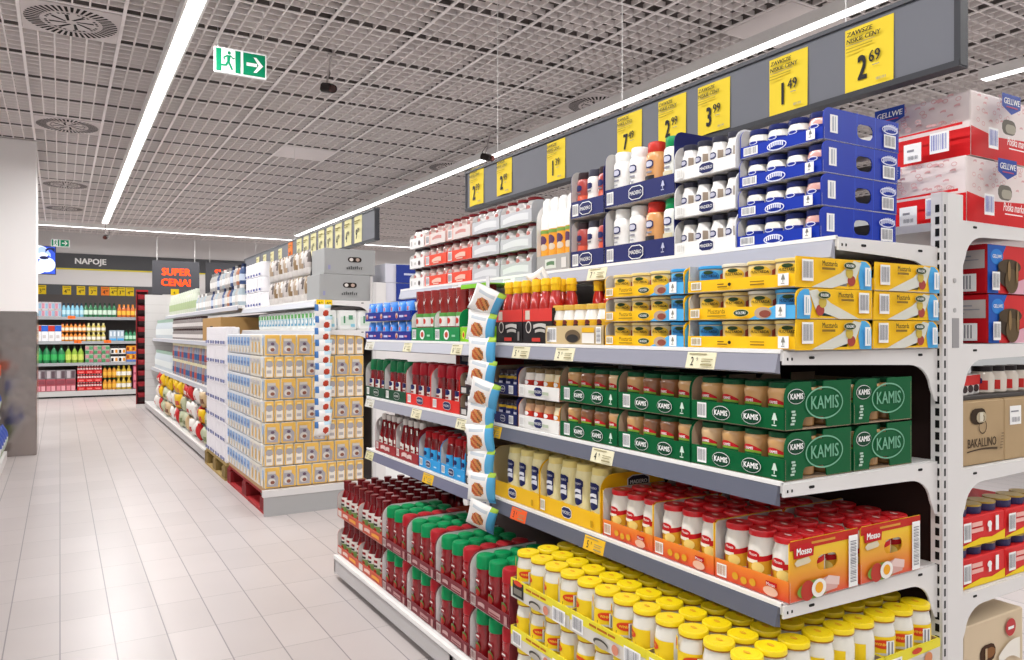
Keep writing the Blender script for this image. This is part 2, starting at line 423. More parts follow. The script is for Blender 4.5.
CK.put((.62, 13.5, 2.69), 'small dark security camera in front of the back wall above the drinks banner', rot=(.25, 0, -.3))

# ------------------------------------------------------------------ hanging price banners and posters
PAN = M('#70727a', .5); PAND = M('#3c3d42', .5); EDGE = M('#54565c', .4)
def banner(label, x, ya, yb, z0, z1, seams):
    """ya is the near end, yb the far end"""
    t = empty('price_banner', (x, ya, z0)); tag(t, label, 'hanging banner'); L = yb - ya; H = z1 - z0
    b = MB(); b.box(-.012, .012, .0, L, .012, H, PAN)
    for s_ in seams: b.box(-.0135, .0, s_ - .0025, s_ + .0025, .012, H, EDGE)
    b.build('panel', t)
    b = MB(); b.box(-.02, .02, -.012, L + .012, -.004, .012, PAND); b.build('bottom_rail', t); b = MB(); b.box(-.02, .02, -.012, L + .012, H, H + .012, EDGE); b.build('top_rail', t)
    b = MB(); b.box(-.017, .017, -.014, .002, .0, H, PAND); b.build('end_cap', t); b = MB(); b.box(-.017, .017, L - .002, L + .014, .0, H, PAND); b.build('end_cap', t)
    for k in range(3): b = MB(); b.tube((0, 0, H + .01), (0, 0, CEILZ - z0), .0018, WHITE, 4); b.build('hanging_wire', t, (0, L * (.12 + .38 * k), 0))
banner('long grey price banner hanging over the near shelf row', 1.945, 1.07, 3.735, 1.868, 2.072, [1.78])
banner('grey price banner hanging over the far pallet display, partly hidden', 1.945, 5.165, 9.6, 1.86, 2.075, [1.2, 2.4, 3.6])
PY = M('#efd236', .6); PY2 = M('#e9e2ac', .6); PO = M('#f4812c', .6)
def poster(label, x, ytop, w, z0, z1, big, small, paper=PY, full=True, tilt=0, group=None):
    h = z1 - z0; b = MB(); n = 6; V = []; F = []
    for i in range(n + 1):
        u = i / n
        V += [(-.006 * math.sin(PI * u) ** 2 - .002 * u, -w * u, 0), (-.0015 * math.sin(PI * u), -w * u, h)]
    for i in range(n): F.append((2 * i, 2 * i + 2, 2 * i + 3, 2 * i + 1))
    b.add(V, F, paper, True); t = b.build('price_poster', None, (x, ytop, z0)); t.rotation_euler = (tilt, 0, 0)
    tag(t, label, 'price poster', group)
    d = D(.0005)
    d.text(big, w * .40, h * .15, h * .52, INK, bold=.035, sx=.62); d.text(small, w * .53, h * .37, h * .25, INK, align='LEFT', bold=.022, sx=.8)
    if full:
        d.text('ZAWSZE', w * .08, h * .865, h * .1, INK, align='LEFT', bold=.028, sx=1.1, slant=.1); d.text('NISKIE CENY', w * .07, h * .755, h * .1, INK, align='LEFT', bold=.028, sx=1.0, slant=.1)
        d.rect(w * .07, h * .725, w * .6, h * .006, BARC); d.rect(w * .07, h * .665, w * .55, h * .018, M('#b59f28', .6)); d.rect(w * .07, h * .615, w * .3, h * .016, M('#b59f28', .6))
        d.rect(w * .62, h * .30, w * .14, h * .012, BARC); d.bars(w * .68, h * .05, w * .24, h * .055, bg=False, n=9)
    else: d.rect(w * .1, h * .8, w * .75, h * .035, M('#8f8330', .6)); d.rect(w * .1, h * .72, w * .5, h * .03, M('#8f8330', .6))
    d.build('lettering', t, (-.0075, 0, 0))
    return t
GP = 'yellow price posters on the near banner'
for y, w, z0, z1, bg, sm, lab in [
    (1.382, .148, 1.880, 2.060, '2', '69', 'yellow price poster reading 2 69, nearest the banner end'),
    (1.652, .144, 1.880, 2.058, '1', '49', 'yellow price poster reading 1 49 on the grey banner'),
    (1.966, .150, 1.886, 2.058, '3', '99', 'yellow price poster reading 3 99 on the grey banner'),
    (2.172, .148, 1.894, 2.062, '2', '99', 'yellow price poster reading 2 99, between the 7 49 and 3 99 posters'),
    (2.417, .152, 1.900, 2.062, '7', '49', 'yellow price poster reading 7 49 on the grey banner'),
    (2.931, .148, 1.885, 2.066, '1', '39', 'yellow price poster reading 1 39 on the grey banner'),
    (3.399, .152, 1.896, 2.080, '2', '99', 'yellow price poster reading 2 99, second from the far banner end'),
    (3.700, .160, 1.885, 2.088, '2', '99', 'yellow price poster reading 2 99 at the far end of the banner')]:
    poster(lab, 1.931, y, w, z0, z1, bg, sm, group=GP)
for k in range(8):
    poster('pale yellow price poster, %s from the near end of the far banner' % ORD[k], 1.931, 5.60 + .235 * k, .17, 1.872, 2.075, '4' if k % 3 else '9', '99', PY2, False, group='pale price posters on the far banner')
poster('orange price poster on the far banner beyond the pale ones', 1.931, 7.56, .17, 1.87, 2.08, '3', '49', PO, False)
for k in range(4):
    poster('pale price poster past the orange one, %s towards the back wall' % ORD[k], 1.931, 7.95 + .34 * k, .15, 1.9, 2.05, '5', '99', PY2, False, group='pale price posters past the orange one')

# ------------------------------------------------------------------ shelving of the near gondola
ZS = {1: 1.415, 2: 1.16, 3: .878, 4: .62}; XF = {1: 1.502, 2: 1.32, 3: 1.32, 4: 1.32}; ZB = .11; XBF = 1.152; XP0 = 1.89; XP1 = 1.985
YA, YM, YE = 1.097, 2.345, 3.635
def bracket_geo(Dp, t=.09, low=.15):
    return [(0, -.003), (0, -.030), (Dp * .5, -.036), (Dp - .115, -.040)] + arc(Dp - .115, -.105, .085, 90, 8, 6, .065)[1:] + [(Dp - .012, -.132), (Dp, -.134), (Dp, -.002)]
def shelf(unit, ux, uy, x0, x1, ya, yb, z, rail, mirror=False, name='shelf'):
    """deck between ya (near) and yb (far); x0 is the front, x1 the post side"""
    Dp = abs(x1 - x0); sg = -1 if mirror else 1
    b = MB()
    if not mirror:
        b.box(0, Dp, 0, yb - ya, -.022, 0, SHELFW); b.box(-.004, .004, 0, yb - ya, -.006, .003, WHITE)
    else: b.box(-Dp, 0, 0, yb - ya, -.022, 0, SHELFW)
    s_ = b.build(name, unit, (x0 - ux, ya - uy, z))
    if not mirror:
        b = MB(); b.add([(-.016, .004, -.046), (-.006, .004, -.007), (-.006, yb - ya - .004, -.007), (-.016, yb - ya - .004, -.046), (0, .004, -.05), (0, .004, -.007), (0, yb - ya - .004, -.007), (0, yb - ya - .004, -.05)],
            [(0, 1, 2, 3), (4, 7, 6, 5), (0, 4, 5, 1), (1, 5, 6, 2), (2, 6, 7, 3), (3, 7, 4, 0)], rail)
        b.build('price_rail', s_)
    for k in (0, 1):
        yy = 0 if k == 0 else yb - ya
        if k == 1 and mirror: continue
        b = MB(); pts = bracket_geo(Dp)
        if mirror: pts = [(-x, y) for x, y in pts][::-1]
        b.prism(pts, '-Y', -.0025, .0025, SHELFW)
        for fx in (.09, Dp - .075):
            b.prism([(sg * x, y) if not mirror else (-x, y) for x, y in slot(fx, -.016, .009, .003)][::(1 if not mirror else -1)], '-Y', .0026, .0035, BLACK)
        for fx in (.012, .026): b.box(sg * fx - .002, sg * fx + .002, -.0035, -.0026, -.021, -.015, BLACK)
        b.build('bracket', s_, (0, yy + (-.003 if k == 0 else .003), 0))
    return s_
def upright(unit, ux, uy, y, h, slots=True):
    b = MB(); b.box(XP0, XP1, y - .014, y + .014, 0, h, SHELFW)
    b.box(XP0 - .001, XP0 + .022, y - .0165, y - .013, 0, h, M('#d6d4d3', .35))
    p_ = b.build('upright', unit, (-ux, -uy, 0))
    if slots:
        b = MB(); z = .06
        while z < h - .03:
            b.box(XP0 - .0016, XP0 + .001, y - .008, y + .002, z, z + .019, BLACK); b.box(XP0 + .006, XP0 + .012, y - .0172, y - .0164, z, z + .019, BLACK); z += .030
        b.build('slot_row', p_)
        b = MB(); b.box(XP0 + .045, XP0 + .075, y - .0152, y - .014, 1.16, 1.235, M('#9c9a9b', .5)); d = b.build('paper_sticker', p_)
        for z in (1.255, 1.33): b = MB(); b.tube((XP0 + .055, y - .0145, z), (XP0 + .055, y - .0165, z), .006, M('#c4c2c0', .3, .6), 10); b.build('screw', p_)
BACKA = M('#3b2a28', .7); BACKB = M('#57514f', .7)  # BACKB is darkened in colour to stand in for shade behind the goods
unit = empty('shelving_unit', (1.9, YA, 0)); tag(unit, 'white metal shelving unit with slotted upright at the near row end', 'shelving unit')
upright(unit, 1.9, YA, YA - .002, 1.55); upright(unit, 1.9, YA, YM, 1.40, False)
b = MB(); b.box(1.93, 1.945, YA + .02, YM - .02, .1, 1.40, BACKA); b.build('back_panel', unit, (-1.9, -YA, 0))
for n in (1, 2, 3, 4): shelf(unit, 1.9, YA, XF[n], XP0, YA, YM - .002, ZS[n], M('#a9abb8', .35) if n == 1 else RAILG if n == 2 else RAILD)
def base(unit, ux, uy, ya, yb):
    b = MB(); b.box(XBF, XP0, ya, yb, ZB - .02, ZB, SHELFW); b.box(XBF, XBF + .012, ya, yb, .028, ZB - .004, M('#bcb9b9', .35)); b.box(XBF - .004, XBF + .01, ya, yb, ZB - .014, ZB + .003, WHITE)
    b.box(XBF, XP0, yb - .012, yb, .02, ZB - .02, SHELFW); b.box(XBF, XP0, ya, ya + .012, .02, ZB - .02, SHELFW)
    o = b.build('base_shelf', unit, (-ux, -uy, 0))
    b = MB(); b.box(XBF + .04, XBF + .06, ya, yb, 0, .03, BLACK); b.build('kick_plate', o)
base(unit, 1.9, YA, YA, YM - .002)
# right hand side of the same double sided unit
for z in (1.49, 1.168, .846, .524): shelf(unit, 1.9, YA, 2.62, XP1, YA, YM, z, RAILG, True, 'rear_side_shelf')
b = MB(); b.box(XP1, 2.72, YA, YM, .05, .12, SHELFW); b.build('rear_side_base', unit, (-1.9, -YA, 0))
unit = empty('shelving_unit', (1.9, YM, 0)); tag(unit, 'white metal shelving unit at the far end of the near row', 'shelving unit')
upright(unit, 1.9, YM, YE, 1.55, False)
b = MB(); b.box(1.93, 1.945, YM + .02, YE - .02, .1, 1.40, BACKB); b.build('back_panel', unit, (-1.9, -YM, 0))
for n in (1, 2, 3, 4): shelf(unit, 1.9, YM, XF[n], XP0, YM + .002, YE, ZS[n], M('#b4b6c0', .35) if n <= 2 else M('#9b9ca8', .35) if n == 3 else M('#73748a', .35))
base(unit, 1.9, YM, YM + .002, YE)

# price tags in the rails
def price_tag(label, n, y, w, paper, txt):
    b = MB(); b.rbox(-.0012, .0012, -w, 0, 0, .04, paper, .0008)
    t = b.build('price_tag', None, (XF[n] - .0165, y, ZS[n] - .047)); t.rotation_euler = (0, math.radians(14), 0); tag(t, label, 'price tag')
    d = D(.0005); d.text(txt[0], w * .22, .007, .03, INK, bold=.01, sx=.7); d.text(txt[1], w * .36, .018, .013, INK, align='LEFT', bold=.005, sx=.8)
    d.rect(w * .1, .034, w * .6, .0025, M('#9a916a', .6)); d.rect(w * .55, .022, w * .38, .002, M('#9a916a', .6)); d.rect(w * .55, .016, w * .32, .002, M('#9a916a', .6)); d.rect(w * .55, .007, w * .38, .004, M('#9a916a', .6))
    d.build('lettering', t, (-.0015, 0, 0))
CRM = M('#e6e0c0', .6); TY = M('#e9b92a', .6); TO = M('#f0622f', .6)
for lab, n, y, w, pp, tx in [
    ('cream price tag under the red-topped chilli boxes', 2, 2.195, .105, CRM, '59'), ('cream price tag under the clear pack of small white jars', 2, 1.94, .10, CRM, '29'), ('cream price tag under the right-hand yellow mustard cartons', 2, 1.37, .095, CRM, '29'),
    ('yellow price tag under the navy jar trays, next to the snack bags', 3, 2.33, .055, TY, '39'), ('cream price tag under the left green mustard trays', 3, 1.755, .10, CRM, '49'),
    ('orange price tag under the pale mayonnaise bottles', 4, 2.205, .095, TO, '39'), ('yellow price tag under the left end of the orange trays', 4, 1.79, .095, TY, '59'),
    ('cream price tag below the two navy dressing trays', 1, 2.02, .10, CRM, '79'),
    ('cream price tag under the left green ketchup tray', 2, 3.14, .09, CRM, '49'), ('cream price tag beside the bag strip under the lime tray', 2, 2.66, .09, CRM, '69'), ('pale price tag at the far left under the blue packs', 2, 3.62, .11, M('#dcdad0', .6), '29'),
    ('cream price tag under the red ketchup trays', 3, 3.05, .10, CRM, '79'), ('cream price tag under the black sauce cartons beside the bag strip', 3, 2.62, .10, CRM, '99'), ('pale price tag at the far left under the green-capped bottles', 3, 3.62, .11, M('#dcdad0', .6), '19'),
    ('yellow price tag under the sky blue tray', 4, 2.93, .10, TY, '69'), ('cream price tag at the far left end of the fourth shelf', 4, 3.62, .10, M('#ddd7a6', .6), '89'),
    ('white price tag under the orange-red jar packs on the top shelf', 1, 3.03, .09, M('#e4e4e6', .6), '99'), ('white price tag under the grey-white jar packs on the top shelf', 1, 2.58, .09, M('#e4e4e6', .6), '19')]:
    price_tag(lab, n, y, w, pp, tx)
# ------------------------------------------------------------------ products: trays and containers
def make_tray(name, cat, group, W, Dp, H, L, out, inn, r=.03, holes=(), outline=None, lip=None, end=None, lipmat=None, endmat=None, back=None, sides=True, left_liner=True):
    """open cardboard tray; origin at its left front bottom corner, x into the shelf, y towards -W"""
    b = MB(); t = .0025; back = H * .9 if back is None else back
    b.box(0, Dp, -W, 0, 0, .002, inn); b.box(0, t, -W, 0, 0, L, lipmat or out); b.box(t, t + .0012, -W, 0, .002, L - .001, inn); b.box(Dp - t, Dp, -W, 0, 0, back, out); b.box(Dp - t - .0012, Dp - t, -W, 0, .002, back, inn)
    root = b.build(name)
    ol = outline or ([(0, 0), (Dp, 0), (Dp, H)] + (arc(r, H - r, r, 90, 180, 7) if r else [(0, H)]))
    for k in ((0, 1) if sides else ()):
        V, F, Nn = plate_geo(ol, holes if k else (), t); b = MB()
        f = FACE['-Y']; P_ = [f(x, y, z) for x, y, z in V]
        Fo, Fi = [], []
        for fc, nv in zip(F, Nn): (Fo if (nv[2] > .5) == (k == 1) or abs(nv[2]) < .5 else Fi).append(fc)
        b.add(P_, Fo, (endmat or out)); b.add(P_, Fi, inn)
        b.build('side_panel', root, (0, -t / 2 if k == 0 else -W + t / 2, 0))
    if lip: lip.build('front_print', root, (-.0006, 0, 0), '-X')
    if end: end.build('end_print', root, (0, -W - .0006, 0), '-Y')
    return Kind(root, cat, group)
def make_jar(name, cat, group, body, bm, seg=18, lid=None, lm=None, lidname='lid', dec=None, wrap=None, sx=1, extra=None, topdec=None, dz=0):
    b = MB()
    if isinstance(bm, list):
        for (i0, i1, m) in bm: b.lathe(body[i0:i1 + 1], seg, m, sx=sx, caps=False)
        b.lathe([(0, body[0][1]), body[0]], seg, bm[0][2], sx=sx, caps=False); b.lathe([body[-1], (0, body[-1][1])], seg, bm[-1][2], sx=sx, caps=False)
    else: b.lathe(body, seg, bm, sx=sx)
    root = b.build(name)
    if lid:
        b = MB()
        if isinstance(lm, list):
            for (i0, i1, m) in lm: b.lathe(lid[i0:i1 + 1], seg, m, sx=sx, caps=False)
            b.lathe([lid[-1], (0, lid[-1][1] + .0003)], seg, lm[-1][2], sx=sx, caps=False)
        else: b.lathe(lid, seg, lm, sx=sx)
        o = b.build(lidname, root)
        if topdec: topdec.build('lid_print', o, (0, 0, lid[-1][1] + .0005), 'top')
    if dec: dec.build('label', root, (0, 0, dz), '-X', wrap=wrap)
    if extra: extra(root)
    return Kind(root, cat, group)
def rowtxt(r): return 'front row' if r == 0 else ORD[r] + ' row back'
def stock(tray, tlabel, loc, cols, pitch, rp, rows, where, x0=.006, margin=None, W=None, only=None, z=.0025):
    """cols: list over columns of (Kind, description)"""
    if tray: tray.put(loc, tlabel)
    n = len(cols); mg = ((W - n * pitch) / 2 if W else .0)
    for r in range(rows):
        for c in range(n):
            if only and not only(r, c): continue
            k, ds = cols[c](r) if callable(cols[c]) else cols[c]
            if k is None: continue
            k.put((loc[0] + x0 + rp * (r + .5), loc[1] - mg - pitch * (c + .5), loc[2] + z), '%s, %s from left, %s, %s' % (ds, ORD[c], rowtxt(r), where))
ICON = lambda d, x, y, s, m: d.poly([(x - s * .42, y - s * .1), (x + s * .42, y - s * .1), (x + s * .12, y + s * .75), (x - s * .12, y + s * .75)], m).rect(x - s * .07, y - s * .55, s * .14, s * .5, m).rect(x - s * .35, y - s * .8, s * .7, s * .14, m)

# ===== green mustard trays (third shelf)
KG = M('#035c32', .4); KGL = M('#79b596', .5); KGD = M('#0a3f28', .45)
W, Dp, H, L = .280, .226, .104, .047
notch = [(0, 0), (.058, 0)] + arc(.058 + .012, .004, .012, 180, 90, 4, .022) + [(.07, .026), (.125, .026)] + arc(.125, .004, .014, 90, 0, 4, .022) + [(.139, 0), (Dp, 0), (Dp, H), (.128, H), (.126, .084), (.088, .084), (.086, H)] + arc(.03, H - .034, .03, 90, 180, 6, .034)
lip = D().bars(.022, .007, .030, .036)
for cx in (.100, .192): lip.ell(cx, .023, .0275, .0165, PRINTW, 16).ell(cx, .023, .0262, .0152, KGD, 16).text('KAMIS', cx, .0175, .0175, PRINTW, bold=.03, sx=.86)
ICON(lip, .258, .024, .018, M('#cfe3d6', .5))
end = D().ell(.036, .073, .0275, .0165, PRINTW, 16).ell(.036, .073, .0262, .0152, KGD, 16).text('KAMIS', .036, .0675, .0175, PRINTW, bold=.03, sx=.86)
end.ring(.128, .056, .064, .036, .0034, KGL, 40).text('KAMIS', .128, .043, .042, KGL, bold=.012, sx=.82)
for yy in range(5): end.rect(.014 + .003 * (yy % 2), .012 + .0068 * yy, .012, .0045, M('#b9d2c3', .5))
KT = make_tray('mustard_tray', 'tray of jars', 'green cardboard mustard trays on the third shelf', W, Dp, H, L, KG, CARDIN2, outline=notch, lip=lip, end=end)
kbody = [(.021, 0), (.0245, .003), (.0255, .03), (.0275, .05), (.0305, .068), (.0315, .074), (.0315, .081), (.0285, .087), (.0275, .09)]
klid = [(.0285, .0875), (.029, .0885), (.029, .0985), (.027, .1), (.0, .1)]
def klabel(r=.0285):
    d = D(.0004); w = .056
    return d.wave(-w / 2, .026, w, .047, .047, 0, M('#1f6b3a', .5), 10).wave(-w / 2, .045, w, .051, .050, .003, M('#8db63c', .5), 10, .003).wave(-w / 2, .050, w, .058, .054, .009, M('#c41e26', .5), 10, .003).text('KAMIS', 0, .0535, .0085, PRINTW, bold=.03, sx=.85)
def kjar(hexc): return make_jar('mustard_jar', 'jar', None, kbody, M(hexc, .25, 0, .6), 18, klid, M('#0d4a2c', .35), dec=klabel(), wrap=.0290)
KJ = {'t': (kjar('#cfa066'), 'tan mustard jar'), 'b': (kjar('#8a5a38'), 'brown mustard jar'), 'p': (kjar('#dcb98a'), 'pale mustard jar')}
pat = {(0, 1): 'tbbp', (0, 0): 'tbbt', (1, 1): 'tbbt', (1, 0): 'tbbt', (2, 1): 'tttt', (2, 0): 'pttt'}
cn = ['left', 'middle', 'right']
for c, y in enumerate((1.947, 1.663, 1.379)):
    for l, lv in ((0, 'lower'), (1, 'upper')):
        stock(KT, '%s green mustard tray of the %s front stack, third shelf' % (lv, cn[c]), (1.332, y, ZS[3] + .001 + l * .1085), [KJ[q] for q in pat[(c, l)]], .0675, .067, 3, '%s %s green tray' % (lv, cn[c]), W=W, only=lambda r, cc: r == 0 or cc == 3 or (r == 1 and cc == 2) if c == 2 else r == 0 or (r == 1))
for l, lv in ((0, 'lower'), (1, 'upper')):
    stock(KT, '%s green mustard tray at the back, beside the slotted upright' % lv, (1.566, 1.379, ZS[3] + .001 + l * .1085), [KJ['t']] * 4, .0675, .067, 3, '%s rear green tray' % lv, W=W, only=lambda r, cc: cc == 3)

# ===== white trays of red-labelled dressing jars and navy jar trays (third shelf, left of the green ones)
lip = D().logo(.125, .024, .026, .016).bars(.012, .008, .028, .03, m=M('#cfcdca', .6)).rect(.07, .016, .035, .01, M('#b9c3ac', .6)).rect(.155, .016, .035, .01, M('#b9c3ac', .6))
WT = make_tray('dressing_tray', 'tray of jars', 'white dressing trays on the third shelf', .245, .2, .1, .043, M('#eceae6', .5), CARDIN, r=.035, lip=lip, endmat=M('#e07a30', .5))
wb = [(.022, 0), (.026, .004), (.0265, .058), (.0225, .074), (.0215, .083)]
def wjar(top, lab): return make_jar('dressing_jar', 'jar', None, wb, M(top, .25, 0, .6), 16, [(.0225, .08), (.023, .081), (.023, .093), (.021, .095), (0, .095)], M('#6d5a3c', .4), dec=D(.0004).rect(-.035, .008, .07, .026, M(lab, .5), 10).ell(0, .026, .012, .007, PRINTW, 8).rect(-.03, .01, .03, .006, M('#f1d9c0', .5), 5), wrap=.0265, dz=.022)
J1, J2, J3 = (wjar('#efe9e0', '#c8321f'), 'cream jar with red label'), (wjar('#cfa077', '#c8321f'), 'tan jar with red label'), (wjar('#efe0b8', '#e08a20'), 'cream jar with orange label')
for l, lv, cc in ((0, 'lower', [J2, J2, J2, J3]), (1, 'upper', [J1, J1, J3, J3])):
    stock(WT, '%s white dressing tray left of the green mustard trays' % lv, (1.332, 2.197, ZS[3] + .001 + l * .103), cc, .058, .058, 2, '%s white tray' % lv, W=.245)
NT = make_tray('jar_tray', 'tray of jars', 'navy jar trays on the third shelf', .155, .2, .1, .04, NAVY, CARDIN2, r=.02, lip=D().logo(.06, .02, .016, .011).bars(.105, .006, .03, .028))
nj = (make_jar('sauce_jar', 'jar', None, [(.023, 0), (.0255, .004), (.0255, .062), (.022, .074)], M('#2a2430', .25, 0, .6), 16, [(.023, .07), (.0235, .071), (.0235, .083), (0, .083)], M('#3b2b2f', .4), dec=D(.0004).rect(-.03, .012, .06, .04, NAVY, 10).rect(-.03, .046, .06, .009, M('#c8a02a', .5), 10).rect(-.014, .02, .028, .016, M('#c9c6d6', .5), 6), wrap=.0255, dz=.008), 'dark jar with navy label')
for l, lv in ((0, 'lower'), (1, 'upper')):
    stock(NT, '%s navy jar tray behind the hanging snack bags' % lv, (1.332, 2.362, ZS[3] + .001 + l * .103), [nj] * 3, .0515, .055, 2, '%s navy tray' % lv, W=.155)

# ===== yellow mustard cartons (second shelf)
MY = M('#f6c21a', .45); MBL = M('#55b0e6', .45); OLV = M('#2c4424', .5)
W, Dp, H, L = .318, .262, .066, .029
def tub_end(flip=False):
    X = (lambda x: Dp - x) if flip else (lambda x: x)
    d = D()
    def rect(x, y, w, h, m): d.rect(min(X(x), X(x + w)), y, w, h, m)
    d.poly([(X(p), q) for p, q in ([(.218, .0), (.26, .0), (.26, .044), (.252, .056), (.238, .064), (.222, .064), (.212, .03)][::(-1 if flip else 1)])], MBL)
    d.poly([(X(p), q) for p, q in ([(.05, .001), (.12, .001), (.2, .02), (.222, .06), (.196, .064), (.15, .035)][::(-1 if flip else 1)])], M('#d9d9ce', .5))
    d.ell(X(.186), .019, .014, .012, M('#a7443a', .5)); d.ell(X(.178), .036, .013, .012, M('#c9b04a', .5))
    rect(.018, .014, .036, .046, PRINTW); d.bars(min(X(.018), X(.054)), .014, .036, .046)
    d.ell(X(.176), .0515, .0215, .0085, M('#d8cf9a', .5), 14).ell(X(.176), .0515, .020, .0073, OLV, 14).text('ROLESKI', X(.176), .0485, .009, PRINTW, bold=.02, sx=.8)
    d.text('Musztarda', X(.105), .048, .0165, INK, bold=.008, sx=.75); d.rect(X(.1) - .022, .0395, .044, .005, M('#8a6c22', .5))
    rect(.226, .008, .02, .042, PRINTW); d.rect(X(.237) - .004, .012, .003, .034, M('#9fb8c8', .5)); d.rect(X(.237) + .002, .012, .002, .03, M('#b5c6d2', .5))
    return d
hole = [(.118, .006), (.176, .006), (.176, .021), (.118, .021)]
holef = [(Dp - x, y) for x, y in hole][::-1]
lipA = D().bars(.012, .006, .034, .019, m=M('#a58b3a', .6)).rect(.10, .009, .03, .003, M('#8a6a1a', .6)).rect(.1, .015, .02, .003, M('#8a6a1a', .6)).ell(.138, .015, .005, .004, INK, 8).rect(.2, .009, .04, .003, M('#8a6a1a', .6)).rect(.2, .016, .04, .002, M('#8a6a1a', .6)).rect(.278, .004, .028, .026, PRINTW); ICON(lipA, .292, .018, .013, M('#8a8a80', .5))
def lip_blue(sc):
    d = D().poly([(.19, 0), (W, 0), (W, L), (.262, L), (.235, .018)], MBL).ell(.232, .014, .024, .013, M('#b9a28e', .5), 10).ell(.238, .012, .016, .008, M('#8d4a3c', .5), 8).rect(.268, .003, .026, .028, PRINTW)
    ICON(d, .281, .017, .012, M('#8a8a80', .5)); d.bars(.012, .006, .03, .02, m=M('#a58b3a', .6)).text('Musztarda', .098, .015, .0165, M('#7a5a10', .5), bold=.006, sx=.8).rect(.07, .008, .058, .003, M('#a8861c', .5)).ell(.175, .015, .023, .0085, M('#d8cf9a', .5), 14).ell(.175, .015, .0215, .0073, OLV, 14).text('ROLESKI', .175, .012, .009, PRINTW, bold=.02, sx=.85)
    return d
def cut(flip): # side outline with rounded shoulder
    o = [(0, 0), (Dp, 0), (Dp, H * .72)] + arc(Dp - .026, H - .018, .026, 0, 90, 5, .018) + ([(0.004, H)] if not flip else [(.0, H)])
    return o if not flip else [(Dp - x, y) for x, y in o][::-1]
TA = make_tray('mustard_carton', 'carton of tubs', 'yellow and blue mustard cartons on the second shelf', W, Dp, H, L, MY, CARDIN, outline=cut(False), holes=[hole], lip=lipA, end=tub_end(), back=.05)
TB = make_tray('mustard_carton', 'carton of tubs', 'yellow and blue mustard cartons on the second shelf', W, Dp, H, L, MY, CARDIN, outline=cut(True), holes=[holef], lip=lip_blue(1), end=tub_end(True), back=.05)
def tub(lidc, lab, dark):
    d = D(.0004).rect(-.052, .006, .104, .045, M(lab, .5), 14).ell(.014, .036, .025, .0145, M('#f3c63a' if lab[1] != '5' else '#2f7fbf', .5), 12).wave(-.050, .012, .018, .048, .038, 0, M('#c98a5a', .5), 4).wave(.041, .012, .010, .040, .046, 0, M('#b5574a', .5), 4).ell(.013, .0455, .012, .0045, OLV, 10).text('MUSZTARDA', .014, .034, .009, INK, bold=.02, sx=.75)
    return make_jar('mustard_tub', 'tub', None, [(.031, 0), (.0335, .003), (.0345, .052), (.036, .0535)], M('#d8cdb8', .35), 18, [(.0365, .0545), (.0375, .055), (.0375, .0605), (.036, .062), (0, .062)], M(lidc, .35), dec=d, wrap=.0347)
tY, tC, tB_ = (tub('#e8cf86', '#e6cf92', 0), 'yellow-lidded mustard tub'), (tub('#e2dcc8', '#e9d9ae', 0), 'cream-lidded mustard tub'), (tub('#3f9fdc', '#5fb4e2', 0), 'blue-lidded mustard tub')
zc = ZS[2] + .001
lv3 = ['bottom', 'middle', 'top']
for l, cc in enumerate(([tY, tY, tC, tB_], [tC, tY, tY, tB_], [tY, tY, tY, tB_])):
    stock(TB, '%s yellow mustard carton of the left front stack, second shelf' % lv3[l], (1.332, 1.722, zc + l * .0672), cc, .0775, .078, 1, '%s left mustard carton' % lv3[l], W=W, only=lambda r, c_: r == 0)
for l, (T_, cc) in enumerate(((TA, [tB_, tY, tY, tY]), (TB, [tY, tY, tC, tB_]), (TA, [tB_, tC, tY, tY]))):
    stock(T_, '%s yellow mustard carton of the right front stack, second shelf' % lv3[l], (1.334, 1.392 - (.002 if l == 1 else 0), zc + l * .0672), cc, .0775, .078, 2, '%s right mustard carton' % lv3[l], W=W, only=lambda r, c_: r == 0 or c_ == 3)
    stock(TA, '%s yellow mustard carton at the back, beside the slotted upright' % lv3[l], (1.607, 1.397 - .002 * l, zc + l * .0672), [tY] * 4, .0775, .078, 2, '%s rear mustard carton' % lv3[l], W=W, only=lambda r, c_: c_ == 3 and r == 1)
# clear pack of small jars with a cardboard lip, dark chilli boxes
CB = M('#b99a6a', .7)
lip = D().rect(0, 0, .3, .058, M('#cdb68a', .6)).bars(.012, .008, .05, .045).ell(.15, .026, .04, .02, M('#6c5a44', .5)).ell(.15, .02, .03, .012, M('#2f2d2c', .5)).rect(.2, .006, .06, .03, M('#e9e4dc', .5)).rect(.2, .038, .06, .014, M('#e8b420', .5)).bars(.27, .006, .024, .048, True)
PT = make_tray('jar_pack', 'pack of jars', None, .3, .125, .06, .058, CB, CARDIN2, r=.01, lip=lip)
pj = (make_jar('small_jar', 'jar', None, [(.024, 0), (.027, .004), (.0275, .08), (.022, .098), (.0215, .106)], M('#efece6', .2, 0, .7), 16, [(.0235, .104), (.0245, .105), (.0245, .118), (.023, .12), (0, .12)], M('#d8b04a', .4), dec=D(.0004).rect(-.04, .054, .08, .02, M('#e7b62a', .5), 12).ell(0, .066, .012, .008, M('#6d2a22', .5)).rect(-.012, .052, .024, .008, INK, 6), wrap=.0275), 'small white jar with gold lid')
stock(PT, 'cardboard-edged pack of small white jars left of the mustard cartons', (1.332, 2.028, zc), [pj] * 5, .0585, .058, 2, 'cardboard-edged pack', W=.3)
CHK = M('#262122', .45); CHR = M('#d53a34', .45)
